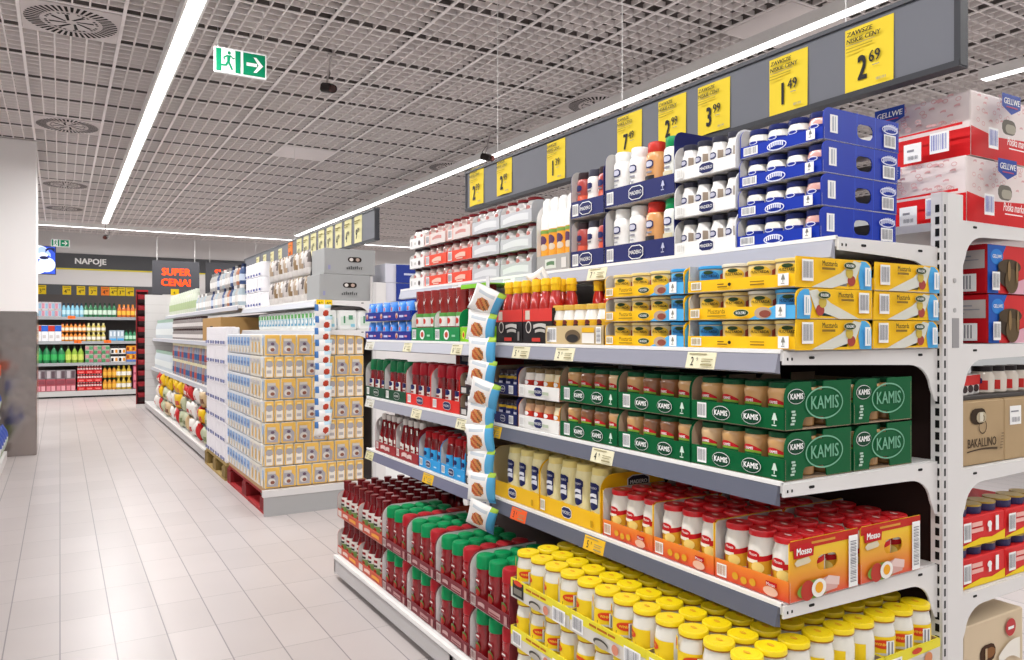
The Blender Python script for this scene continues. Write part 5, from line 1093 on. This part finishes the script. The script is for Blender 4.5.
# bags along the top shelf
def bagcol(c1, c2):
    def f(u, v, fr):
        if v < .26: return M('#d9d4d0', .4)
        if (u * 2.2 + v * 1.3) % 1.6 < 1.05: return M(c1, .4)
        return M(c2, .4)
    return f
cofs = [Kind(link('ground_coffee_bag', pouch_mesh('ground_coffee_bag', .15, .188, .05, bagcol(a, c_), 8, 10)), 'bag', 'brown and grey bags on the far top shelf') for a, c_ in (('#8a7152', '#d6d0cc'), ('#c2bab6', '#6d6462'), ('#a8937c', '#ded9d6'))]
for l in range(2):
    for k in range(8):
        q = (k + l) % 3
        cofs[q].put((1.545, 5.50 + .152 * k, 1.42 + .19 * l), '%s bag on the far top shelf, %s from the grey cartons, %s layer' % (('brown', 'grey', 'tan')[q], ORD[k], 'lower' if l == 0 else 'upper'))
    b = MB()
wr2 = MB()
for q in range(2): wr2.lathe([(.05, 0), (.055, .005), (.055, .125), (.05, .13)], 12, M('#efedf1', .4), cx=.056, cy=.056 + .11 * q)
wrr = wr2.build('kitchen_roll_pack'); D(.0015).rect(.02, .012, .05, .02, M('#3a4c9a', .45)).rect(.13, .012, .06, .02, M('#3a4c9a', .45)).build('side_print', wrr, (.0015, .225, 0), '-X')
WK = Kind(wrr, 'kitchen roll pack', 'white kitchen roll packs on the far top shelf')
for l in range(3):
    for k in range(3): WK.put((1.495, 6.75 + .228 * k, 1.42 + .132 * l), 'white kitchen roll pack on the far top shelf, %s from the front, %s layer' % (ORD[k], lv3[l]))
# second clip strip
SB2 = Kind(link('snack_bag', pouch_mesh('snack_bag', .115, .1, .03, lambda u, v, fr: (M('#4a7ab8', .4) if u < .22 and v > .55 else M('#bcd8e6', .4) if u > .6 and v > .75 else M('#c0452e', .45) if (u - .68) ** 2 / .03 + (v - .42) ** 2 / .06 < 1 else SNW), 14, 14, '-Y')), 'snack bag', 'snack bags hanging before the pallet display')
for k in range(11): SB2.put((1.495 + .008 * (k % 2), 4.985, 1.285 - .0775 * k), 'white snack bag with red picture, %s from top before the yellow packs' % ORD[k], rot=(.22, 0, .06 * (-1) ** k))
b = MB(); b.box(-.01, .01, -.001, .001, -.86, .02, M('#dcdcde', .3)); b.box(-.03, .03, -.001, .1, .02, .022, M('#dcdcde', .3)); b.box(-.012, .012, .098, .1, .02, .068, M('#dcdcde', .3)); o = b.build('clip_strip', None, (1.50, 5.0, 1.352)); tag(o, 'clear hanging strip in front of the yellow paper packs', 'display strip')
for k in range(2):
    b = MB(); b.rbox(0, .052, -.001, .001, 0, .038, M('#f0c81a', .5), .0006); o = b.build('price_tag', None, (1.462 + .056 * k, 4.998 + .002 * k, 1.378)); tag(o, '%s yellow price tag above the far snack bag strip' % ('left' if k == 0 else 'right'), 'price tag'); D(.001).text('4', .02, .008, .024, INK).text('99', .03, .016, .012, INK, align='LEFT').build('lettering', o, (0, -.0015, 0), '-Y')

# ---- far gondola, stretch behind the paper roll packs
ua = 7.5; ub = 13.25
unit = empty('shelving_unit', (1.9, ua, 0)); tag(unit, 'long white shelving unit between the paper roll pallet and the back', 'shelving unit')
FXS = {1: 1.45, 2: 1.27, 3: 1.25}; FZS = {1: 1.455, 2: 1.108, 3: .655}
for n in (1, 2, 3): shelf(unit, 1.9, ua, FXS[n], XP0, ua, ub, FZS[n], M('#b9bac2', .35))
base(unit, 1.9, ua, ua, ub)
b = MB(); b.box(1.93, 1.945, ua + .02, ub, .1, 1.40, BACKB); b.build('back_panel', unit, (-1.9, -ua, 0))
upright(unit, 1.9, ua, ub, 1.5, False)
b = MB(); b.box(1.155, 2.62, 13.28, 13.31, 0, 1.79, M('#d9d7d6', .45))
for k in range(12): b.box(1.156, 2.62, 13.278, 13.2805, .2 + .13 * k, .204 + .13 * k, M('#bfbcbb', .5))
o = b.build('end_panel'); tag(o, 'tall pale grey end panel at the back end of the far row', 'panel')
rn = random.Random(21)
def simple_bottle(name, r, h, body, cap, neck=.4, lab=None, seg=9, cat='bottle', grp=None):
    b = MB(); mb = M(body, .3, 0, .3)
    b.lathe([(r * .9, 0), (r, h * .03), (r, h * .6), (r * neck, h * .85)], seg, mb); b.lathe([(r * neck * 1.08, h * .84), (r * neck * 1.08, h), (0, h)], seg, M(cap, .4), caps=False)
    if lab: b.lathe([(r * 1.02, h * .18), (r * 1.02, h * .5)], seg, M(lab, .45), caps=False)
    return Kind(b.build(name), cat, grp)
# base: slumped food bags
def fbag(name, w, h, t, c1, c2): return Kind(link(name, pouch_mesh(name, w, h, t, lambda u, v, fr: M(c2, .4) if .25 < u < .75 and .3 < v < .65 else M(c1, .4), 8, 10)), 'bag', 'food bags on the low shelf of the far row')
fb = [('yellow', fbag('food_bag', .2, .17, .09, '#e3b820', '#d84a2a')), ('white', fbag('food_bag', .2, .17, .09, '#e6e2dc', '#c9302c')), ('red', fbag('food_bag', .2, .17, .09, '#c22a2c', '#efe6da')), ('clear green', fbag('food_bag', .2, .17, .09, '#b7bb9c', '#6d7a44')), ('tan', fbag('food_bag', .2, .17, .09, '#c7ad86', '#7a4a2a'))]
wts = {0: [3, 1, 4, 3, 1, 3, 2, 4], 1: [1, 3, 2, 1, 4, 1, 3, 0], 2: [4, 1, 2, 0, 0, 0, 0, 2]}
for l in range(3):
    for k in range(22):
        q = wts[l][(k * 8) // 22 if l == 2 else (k * 3 + l) % 8]
        fb[q][1].put((1.215 + .02 * (k % 2) + .02 * l, 7.63 + .215 * k, ZB + .012 + .162 * l), '%s food bag, %s from the paper rolls, %s layer, far row' % (fb[q][0], ORD[k] if k < 20 else ('twenty-first', 'twenty-second')[k - 20], lv3[l]), rot=(rn.uniform(-.16, .16), -.12 + rn.uniform(-.1, .1), rn.uniform(-.35, .35))).scale = (rn.uniform(.8, 1.1), rn.uniform(.8, 1.1), rn.uniform(.88, 1.06))
cream = simple_bottle('condiment_bottle', .042, .2, '#8d94a8', '#e2dab4', .85, '#3f5f8e', grp='cream-capped bottles on the far row')
creamr = simple_bottle('condiment_bottle', .042, .2, '#a88a84', '#e6dfbd', .85, '#b0524a', grp='cream-capped bottles on the far row')
for l in range(2):
    for k in range(20): (cream if (k * 7 + l * 3) % 5 > 1 else creamr).put((1.31, 7.6 + .17 * k, FZS[3] + .001 + .202 * l), 'cream-capped %s bottle, %s from the paper rolls, %s row' % ('blue-labelled' if (k * 7 + l * 3) % 5 > 1 else 'red-labelled', ORD[k], 'upper' if l else 'lower'))
    for k in range(1): pass
b = MB(); b.box(1.26, 1.36, 7.52, 11.1, 0, .002, M('#d8d6d4', .5))
dk = simple_bottle('sauce_jar', .045, .13, '#8a8280', '#3d2c2c', .8, '#d9d4d2', cat='jar', grp='dark-lidded jars on the far row')
for l in range(2):
    for k in range(16): dk.put((1.33, 8.72 + .15 * k, FZS[2] + .001 + .132 * l), 'dark-lidded jar in the far row, %s from the brown carton, %s row' % (ORD[k], 'upper' if l else 'lower'))
cl = simple_bottle('water_bottle', .045, .27, '#c3ccd2', '#9fb8a8', .5, '#d9dedd', grp='clear bottles at the back of the far row')
for k in range(14): cl.put((1.33, 11.2 + .14 * k, FZS[2] + .001), 'clear bottle on the far row, %s beyond the dark-lidded jars' % ORD[k])
for k in range(12): cl.put((1.31, 11.15 + .165 * k, FZS[3] + .001), 'clear bottle, %s beyond the cream-capped bottles' % ORD[k])
carton('carton', 'carton', 'large brown carton above the paper roll packs', (1.30, 7.55, FZS[2] + .001), .4, 1.05, .23, M('#b08a56', .75), [('side_print', D(.002).poly(slot(.55, .12, .1, .03), M('#4a3524', .8)), '-X', 0)])
mix = [('silver', simple_bottle('spray_can', .042, .2, '#b9b6b4', '#8d8a88', .5, '#e3e1df', cat='can', grp='cans on the far top shelf')), ('blue', simple_bottle('spray_can', .042, .2, '#3f5480', '#1d2748', .5, '#c6d2e6', cat='can', grp='cans on the far top shelf')), ('orange', simple_bottle('spray_can', .042, .2, '#b5785a', '#2a2628', .5, '#e6dfd4', cat='can', grp='cans on the far top shelf')), ('pale blue', simple_bottle('spray_can', .042, .2, '#a9b9c2', '#e6e4e2', .5, '#f0efee', cat='can', grp='cans on the far top shelf'))]
order_ = [3, 0, 3, 1, 2, 0, 1, 0, 0, 3, 0, 1, 0, 0, 0, 3, 0, 3, 0, 3]
for k in range(20):
    q = order_[k]; mix[q][1].put((1.50, 7.58 + .135 * k, FZS[1] + .001), '%s can on the far top shelf, %s from the kitchen rolls' % (mix[q][0], ORD[k]))
for k in range(20):
    q = order_[(k + 7) % 20]; mix[q][1].put((1.62, 7.58 + .135 * k, FZS[1] + .001 + .13 * (k < 12)), '%s can in the second line of the far top shelf, %s from kitchen rolls' % (mix[q][0], ORD[k])) if False else None
for k in range(12):
    q = order_[(k + 3) % 20]; mix[q][1].put((1.52, 7.6 + .15 * k, FZS[1] + .203), '%s can stacked on top of the cans, %s from the kitchen rolls' % (mix[q][0], ORD[k]))
ps = simple_bottle('cleaner_bottle', .05, .3, '#cfd6c4', '#dfe6d6', .5, '#aebf94', grp='pale bottles at the end of the far top shelf')
for k in range(14): ps.put((1.51, 10.4 + .19 * k, FZS[1] + .001), 'pale green bottle on the far top shelf, %s beyond the cans' % ORD[k])
# slim display rack with red packs
t = empty('display_rack', (1.04, 13.42, 0)); tag(t, 'slim dark display rack of red packs beside the grey end panel', 'display rack')
b = MB(); b.box(0, .17, .05, .06, .05, 1.86, M('#4a2226', .6)); b.box(0, .01, 0, .06, .05, 1.86, M('#8d1f26', .5)); b.box(.16, .17, 0, .06, .05, 1.86, M('#8d1f26', .5)); b.box(0, .17, -.06, .1, 0, .05, M('#d9d4d2', .5)); b.box(0, .17, -.02, .06, 1.84, 1.87, M('#a8242c', .5)); b.build('frame', t)
rp = Kind(link('snack_pack', pouch_mesh('snack_pack', .13, .15, .04, lambda u, v, fr: M('#8e2028', .45) if v > .45 else M('#2c1c1e', .5), 6, 8, '-Y')), 'pack', 'red packs on the slim display rack')
for k in range(10): rp.put((1.125, 13.43, .09 + .173 * k), 'red pack on the slim display rack, %s from the bottom' % ORD[k], rot=(.1, 0, 0))

# ------------------------------------------------------------------ back wall: drinks shelving, banners
BY = 16.0
t = empty('drinks_shelving', (.4, BY, 0)); tag(t, 'grey shelving unit of drinks along the back wall', 'shelving unit')
GS = M('#aeb0b1', .45)
for z in (1.475, 1.03, .635): 
    b = MB(); b.box(-1.9, 1.6, 0, .5, -.04, 0, GS); s_ = b.build('shelf', t, (0, 0, z)); b = MB(); b.box(-1.9, 1.6, -.012, 0, -.05, .004, M('#9ea1a4', .45)); b.build('price_rail', s_)
b = MB(); b.box(-1.9, 1.6, 0, .5, .03, .125, M('#c2c2c0', .45)); b.build('base_shelf', t); b = MB(); b.box(-1.9, 1.6, .04, .06, 0, .03, BLACK); b.build('kick_plate', t)
b = MB(); b.box(-1.9, 1.6, .5, .52, .1, 1.9, M('#5a5452', .7)); b.build('back_panel', t)
G5 = M('#58595c', .6)
b = MB(); b.box(-1.5, 5.0, 0, .02, 0, .28, G5); b.box(-1.5, 5.0, -.004, .018, -.025, 0, M('#e6d94a', .5)); o = b.build('wall_banner', None, (0, YW - .0205, 2.40)); tag(o, 'dark grey wall banner with white lettering over the drinks', 'banner'); D(.003).text('NAPOJE', .50, 2.49 - 2.40, .15, PRINTW, bold=.035, sx=1.0).build('lettering', o, (0, -.002, 0), '-Y')
b = MB(); b.box(-1.5, 1.75, 0, .02, 0, .21, G5); o = b.build('price_banner', None, (0, YW - .0205, 1.88)); tag(o, 'dark grey price strip on the back wall above the drinks', 'banner')
for k, x in enumerate((-.36, .04, .27, .47, .675, .82, .95, 1.10)):
    b = MB(); b.rbox(0, .14, -.001, .001, 0, .165, PO if k == 4 else M('#ecc81c', .5), .0006); o = b.build('price_poster', None, (x, YW - .0225, 1.90))
    tag(o, 'small %s price sign on the grey back wall strip, %s from left' % ('orange' if k == 4 else 'yellow', ORD[k]), 'price poster', 'price signs above the drinks')
    D(.002).text('4' if k % 3 else '3', .05, .03, .1, INK, bold=.02, sx=.8).text('99', .075, .07, .05, INK, align='LEFT').rect(.02, .135, .1, .012, M('#8a7a20', .6)).build('lettering', o, (0, -.003, 0), '-Y')
def super_sign(loc, w, h, label):
    b = MB(); b.rbox(0, w, -.012, .012, 0, h, M('#3b3b3f', .55), .004); o = b.build('hanging_sign', None, loc); tag(o, label, 'sign'); OR = M('#ff4312', .5, 0, 0, .7)  # glow added to the letter colour to even out its shading
    D(.003).text('SUPER', w * .5, h * .575, h * .29, OR, bold=.035, sx=.98).text('CENA!', w * .5, h * .26, h * .29, OR, bold=.035, sx=.98).build('lettering', o, (0, -.0125, 0), '-Y')
    for x in (w * .1, w * .9): b = MB(); b.tube((0, 0, h), (0, 0, CEILZ - loc[2]), .003, WHITE, 4); b.build('hanging_wire', o, (x, 0, 0))
super_sign((1.40, 14.8, 1.87), .78, .60, 'dark hanging sign with orange words SUPER CENA over the grey panel')
super_sign((2.36, 15.3, 1.92), .80, .60, 'second dark hanging sign with orange words, half hidden behind the bottles')
b = MB(); b.rbox(0, .12, -.001, .001, 0, .1, M('#ecc81c', .5), .0006); o = b.build('price_tag', None, (1.53, 13.29, 1.7902)); tag(o, 'small yellow price sign on top of the grey end panel', 'price tag'); D(.002).text('4', .05, .02, .06, INK).build('lettering', o, (0, -.003, 0), '-Y')
# television
t = empty('television', (-.62, 15.62, 2.21)); tag(t, 'television showing a blue and white picture beside the pillar', 'television')
b = MB(); b.rbox(0, .56, 0, .05, 0, .5, M('#1b1b22', .4), .005); b.build('casing', t)
TW, TB_, TD = M('#e6ecfb', .4, 0, 0, .8), M('#2a49b8', .4, 0, 0, .7), M('#141a4a', .4, 0, 0, .3)
D(.002).rect(.012, .012, .536, .476, TB_).ell(.3, .38, .15, .12, TW, 16).ell(.42, .17, .13, .13, M('#c9d8f8', .4, 0, 0, .7), 16).ell(.25, .1, .16, .1, TW, 16).wave(.24, .3, .24, .4, .36, .1, M('#9db4ea', .4, 0, 0, .7), 10, .08).ell(.38, .29, .07, .03, TD, 12).ell(.26, .25, .05, .03, TB_, 12).wave(.40, .38, .14, .44, .46, .02, TD, 8, .06).build('screen', t, (0, -.001, 0), '-Y')
b = MB(); b.tube((.28, .025, .5), (.28, .025, CEILZ - 2.21), .015, M('#8a8786', .5), 8); b.build('ceiling_pole', t)

def row(kind, desc, n, xs, y, z, dx, where, wd='from left'):
    for k in range(n): kind.put((xs + dx * k, y, z), '%s, %s %s, %s' % (desc, ORD[k], wd, where))
S1 = 'top drinks shelf'; S2 = 'second drinks shelf'; S3 = 'third drinks shelf'; S4 = 'bottom drinks shelf'
y0 = BY + .06
def sbox(name, w, dpt, h, c1, prints, cat, grp=None):
    b = MB(); b.rbox(0, w, 0, dpt, 0, h, M(c1, .45), .006); r_ = b.build(name); d = D(.002)
    for (x, y, ww, hh, c) in prints: d.rect(x * w, y * h, ww * w, hh * h, M(c, .5))
    d.build('front_print', r_, (0, -.002, 0), '-Y'); return Kind(r_, cat, grp)
cans = sbox('can_pack', .1, .2, .13, '#d9d3d6', [(.05, .1, .4, .7, '#c98a9a'), (.55, .1, .4, .7, '#8fb0c8'), (.0, .85, 1, .12, '#b9b4b8')], 'can pack', 'can packs on the top drinks shelf')
for l in range(2): row(cans, '%s pink and blue can pack' % ('lower', 'upper')[l], 4, -.385, BY + .01, 1.476 + .133 * l, .102, S1)
wb_ = simple_bottle('water_bottle', .033, .25, '#7fc0d8', '#17324a', .42, '#bfe0ea', grp='blue water bottles on the top drinks shelf'); row(wb_, 'blue water bottle with dark cap', 5, .06, y0, 1.476, .070, S1)
gb = simple_bottle('water_bottle', .036, .26, '#2d7a4e', '#173a28', .42, '#cfe3d2', grp='green bottles on the top drinks shelf'); row(gb, 'dark green bottle', 7, .41, y0, 1.476, .077, S1)
ob = simple_bottle('juice_bottle', .036, .24, '#d8702a', '#e08a2a', .45, '#f0c04a', grp='orange bottles on the top drinks shelf'); row(ob, 'orange juice bottle', 4, .96, y0, 1.476, .075, S1)
yb2 = simple_bottle('juice_bottle', .036, .24, '#d9c24a', '#d8a02a', .45, '#efe6c0', grp='yellow bottles on the top drinks shelf'); row(yb2, 'yellow juice bottle', 2, 1.26, y0, 1.476, .072, S1)
rdp = sbox('can_pack', .14, .2, .14, '#b02a34', [(.1, .15, .3, .6, '#d86a70'), (.55, .15, .3, .6, '#e9b0b0')], 'can pack', 'red can packs on the top drinks shelf')
for l in range(2): row(rdp, '%s red can pack' % ('lower', 'upper')[l], 1, 1.405, BY + .01, 1.476 + .143 * l, .1, S1)
rb = sbox('drink_pack', .1, .2, .29, '#e6e4e4', [(0, .62, 1, .36, '#b8362e'), (.2, .2, .5, .2, '#c9c4c4')], 'drink pack'); bb2 = sbox('drink_pack', .1, .2, .29, '#e6e6ea', [(0, .62, 1, .36, '#2f5fc0'), (.2, .2, .5, .2, '#c9c4c4')], 'drink pack')
for k in range(4): (rb, bb2)[k % 2].put((-.39 + .104 * k, BY + .01, 1.031), '%s-topped white drink pack, %s from left, %s' % (('red', 'blue')[k % 2], ORD[k], S2))
oj = simple_bottle('juice_bottle', .032, .165, '#e08a26', '#6d2a1a', .45, '#f3e6cc', grp='orange bottles on the second drinks shelf'); yj2 = simple_bottle('juice_bottle', .036, .165, '#c9b85a', '#e0d8a0', .45, '#efeade', grp='yellow bottles on the second drinks shelf')
for l in range(2):
    row(oj, 'small orange bottle, %s layer' % ('lower', 'upper')[l], 6, .04, y0, 1.031 + .168 * l, .068, S2); row(yj2, 'small yellow bottle, %s layer' % ('lower', 'upper')[l], 4, .455, y0, 1.031 + .168 * l, .08, S2)
cb = sbox('can_pack', .12, .2, .2, '#a9bccb', [(.05, .05, .9, .2, '#4fa8e0'), (.1, .45, .25, .45, '#dfe6ea'), (.6, .45, .25, .45, '#dfe6ea')], 'can pack', 'blue can packs on the second drinks shelf'); row(cb, 'pale blue can pack', 2, .79, BY + .01, 1.031, .125, S2)
gp2 = simple_bottle('water_bottle', .034, .2, '#2a8a5a', '#1b4a30', .5, '#bfe6cc', grp='green bottles on the second drinks shelf'); row(gp2, 'small green bottle', 3, 1.075, y0, 1.031, .07, S2)
sv = sbox('bottle_pack', .15, .22, .17, '#b4c0c2', [(.1, .2, .35, .6, '#dfe8e8'), (.55, .2, .35, .6, '#8fb0ac')], 'bottle pack', 'silver bottle packs on the second drinks shelf')
for l in range(2): row(sv, '%s silver wrapped bottle pack' % ('lower', 'upper')[l], 1, 1.28, BY + .01, 1.031 + .175 * l, .1, S2)
bgr = simple_bottle('water_bottle', .056, .32, '#1f7a48', '#184a32', .3, '#3fae5e', grp='large green bottles on the third drinks shelf'); row(bgr, 'large green bottle', 4, -.325, y0, .636, .116, S3)
lgb = simple_bottle('water_bottle', .048, .31, '#8fb03a', '#5a6a4a', .3, '#c9d86a', grp='pale green bottles on the third drinks shelf'); row(lgb, 'pale green bottle', 3, .13, y0, .636, .1, S3)
cst = sbox('can_pack', .13, .2, .155, '#a8b7a2', [(.0, .05, .45, .35, '#4a8a5a'), (.5, .05, .45, .35, '#b06a72'), (.0, .55, .45, .35, '#c0888c'), (.5, .55, .45, .35, '#5a9a6a')], 'can pack', 'green and pink can packs on the third drinks shelf')
for l in range(2): row(cst, '%s green and pink can pack' % ('lower', 'upper')[l], 3, .40, BY + .01, .636 + .158 * l, .134, S3)
blk = sbox('drink_pack', .125, .2, .15, '#e9e6e2', [(0, .72, 1, .28, '#2a2628'), (.1, .12, .3, .4, '#1f1f22'), (.62, .15, .3, .4, '#e0942a')], 'drink pack', 'black and white drink packs on the third drinks shelf')
for l in range(2): row(blk, '%s black and white drink pack' % ('lower', 'upper')[l], 2, .81, BY + .01, .636 + .153 * l, .128, S3)
orp = sbox('drink_pack', .095, .2, .15, '#e0902a', [(0, .0, 1, .3, '#5a7ab8'), (.1, .45, .3, .4, '#8a3a1a'), (.6, .45, .3, .4, '#f0c04a')], 'drink pack', 'orange drink packs on the third drinks shelf'); ylp = sbox('drink_pack', .095, .2, .15, '#d0c03a', [(0, .0, 1, .3, '#a8c84a'), (.1, .45, .3, .4, '#b0542a'), (.6, .45, .3, .4, '#e8902a')], 'drink pack', 'yellow drink packs on the third drinks shelf')
for l in range(2): row(orp, '%s orange drink pack' % ('lower', 'upper')[l], 2, 1.075, BY + .01, .636 + .153 * l, .098, S3); row(ylp, '%s yellow drink pack' % ('lower', 'upper')[l], 2, 1.275, BY + .01, .636 + .153 * l, .098, S3)
pk = sbox('bottle_pack', .15, .22, .22, '#a8505a', [(.05, .05, .4, .4, '#d88a94'), (.55, .05, .4, .4, '#e0a0a8'), (.1, .6, .8, .3, '#8a4650')], 'bottle pack', 'pink bottle packs on the bottom drinks shelf')
pk2 = sbox('bottle_pack', .15, .22, .16, '#8d8488', [(.1, .1, .35, .8, '#b9b0b4'), (.55, .1, .35, .8, '#5a4a50')], 'bottle pack', 'grey wrapped bottle packs on the bottom drinks shelf')
row(pk, 'pink wrapped bottle pack', 4, -.37, BY + .01, .126, .155, S4); row(pk2, 'grey wrapped bottle pack', 4, -.37, BY + .01, .349, .155, S4)
crt = sbox('bottle_crate', .13, .22, .06, '#d02a2c', [(.2, .3, .6, .4, '#e87a74')], 'crate', 'red bottle trays on the bottom drinks shelf'); wbt = simple_bottle('drink_bottle', .02, .09, '#b0343a', '#e6d0ce', .7, '#e9c9c6', seg=7, grp='red bottles on the bottom drinks shelf')
for l in range(3):
    row(crt, '%s red bottle tray' % lv3[l], 3, .27, BY + .01, .126 + .152 * l, .134, S4)
    row(wbt, 'red drink bottle, %s layer' % lv3[l], 9, .293, BY + .05, .126 + .152 * l + .061, .0445, S4)
orb = simple_bottle('drink_bottle', .036, .22, '#d8922a', '#2f6a3a', .4, '#e8b84a', grp='orange bottles on the bottom drinks shelf'); ylb = simple_bottle('drink_bottle', .042, .22, '#c9a83a', '#d8c04a', .4, '#eeece4', grp='yellow and white bottles on the bottom drinks shelf')
for l in range(2):
    row(orb, 'orange bottle with green cap, %s layer' % ('lower', 'upper')[l], 3, .72, y0, .126 + .222 * l, .076, S4); row(ylb, 'yellow bottle with white label, %s layer' % ('lower', 'upper')[l], 3, .945, y0, .126 + .222 * l, .088, S4)
rgp = sbox('can_pack', .1, .2, .145, '#b0526a', [(.05, .1, .4, .75, '#d8808e'), (.55, .1, .4, .75, '#6a9a6a')], 'can pack', 'red and green can packs on the bottom drinks shelf')
for l in range(3): row(rgp, '%s red and green can pack' % lv3[l], 4, 1.19, BY + .01, .126 + .148 * l, .103, S4)
for k, (x, z, c) in enumerate(((.12, 1.44, 'top'), (.22, .995, 'second'), (.70, .995, 'second'), )):
    b = MB(); b.rbox(0, .12, -.001, .001, 0, .055, M('#f0702a', .5), .0006); o = b.build('price_tag', None, (x, BY - .0132, z)); tag(o, 'orange price tag on the %s drinks shelf, %s' % (c, 'left of the pale green bottles' if k == 0 else 'over the pale green bottles' if k == 1 else 'over the black and white packs'), 'price tag'); D(.002).text('3', .05, .01, .04, INK).build('lettering', o, (0, -.003, 0), '-Y')
b = MB(); b.rbox(0, .035, 0, .2, 0, .3, M('#c9c4c2', .5), .004); 

# ------------------------------------------------------------------ shelf at the far left edge
t = empty('shelving_unit', (-.42, 7.2, 0)); tag(t, 'white shelving unit at the left picture edge in front of the pillar', 'shelving unit')
b = MB(); b.box(-.6, 0, -5, 1.22, .02, .1, SHELFW); b.build('base_shelf', t)
for z in (.42, .8): b = MB(); b.box(-.5, -.05, -5, 1.22, z - .02, z, SHELFW); b.build('shelf', t)
b = MB(); b.box(-.6, -.58, -5, 1.22, .1, 1.25, BACKA); b.build('back_panel', t)
b = MB(); b.box(-.58, -.06, 1.2, 1.22, .1, .8, SHELFW); b.build('end_panel', t)
bp3 = Kind(link('detergent_bag', pouch_mesh('detergent_bag', .19, .27, .1, lambda u, v, fr: M('#2f4fa8', .4) if v > .6 else M('#dfe3ea', .4) if (u * 5) % 1 < .6 else M('#7fa04a', .4), 8, 10, '+X')), 'bag', 'blue and white bags at the left picture edge')
for l, z in ((0, .101), (1, .421)):
    for k in range(5): bp3.put((-.51 if l else -.46, 7.35 + .21 * k, z), 'blue and white bag on the left edge shelf, %s from the camera, %s level' % (ORD[k], 'upper' if l else 'lower'), rot=(0, .05, 0))
obx = sbox('tissue_box', .22, .19, .1, '#e0622a', [(.1, .2, .8, .6, '#f0a050')], 'box', 'orange boxes on the left edge shelf')
for k in range(5): obx.put((-.42 - .26, 7.3 + .2 * k, .801), 'orange box on the top board of the left edge shelf, %s from camera' % ORD[k])

# ------------------------------------------------------------------ world, camera, colour management
w = bpy.data.worlds.new('store_ambience'); SC.world = w; w.use_nodes = True
w.node_tree.nodes['Background'].inputs[0].default_value = (1, .985, .98, 1); w.node_tree.nodes['Background'].inputs[1].default_value = .42
cam = bpy.data.cameras.new('camera'); co = bpy.data.objects.new('camera', cam); COL.objects.link(co)
co.location = (0, 0, 1.2); co.rotation_euler = (PI / 2, 0, -math.atan(452 / 760))
cam.sensor_width = 36; cam.lens = 760 / 1024 * 36; cam.shift_y = 2 / 1024; cam.clip_start = .05; cam.clip_end = 100
SC.camera = co
SC.view_settings.view_transform = 'Standard'; SC.view_settings.look = 'None'; SC.view_settings.exposure = .16
SC.cycles.use_denoising = True; SC.cycles.max_bounces = 6; SC.cycles.diffuse_bounces = 4; SC.cycles.glossy_bounces = 3
for o in list(bpy.data.objects):     # prototypes that were never placed
    pass
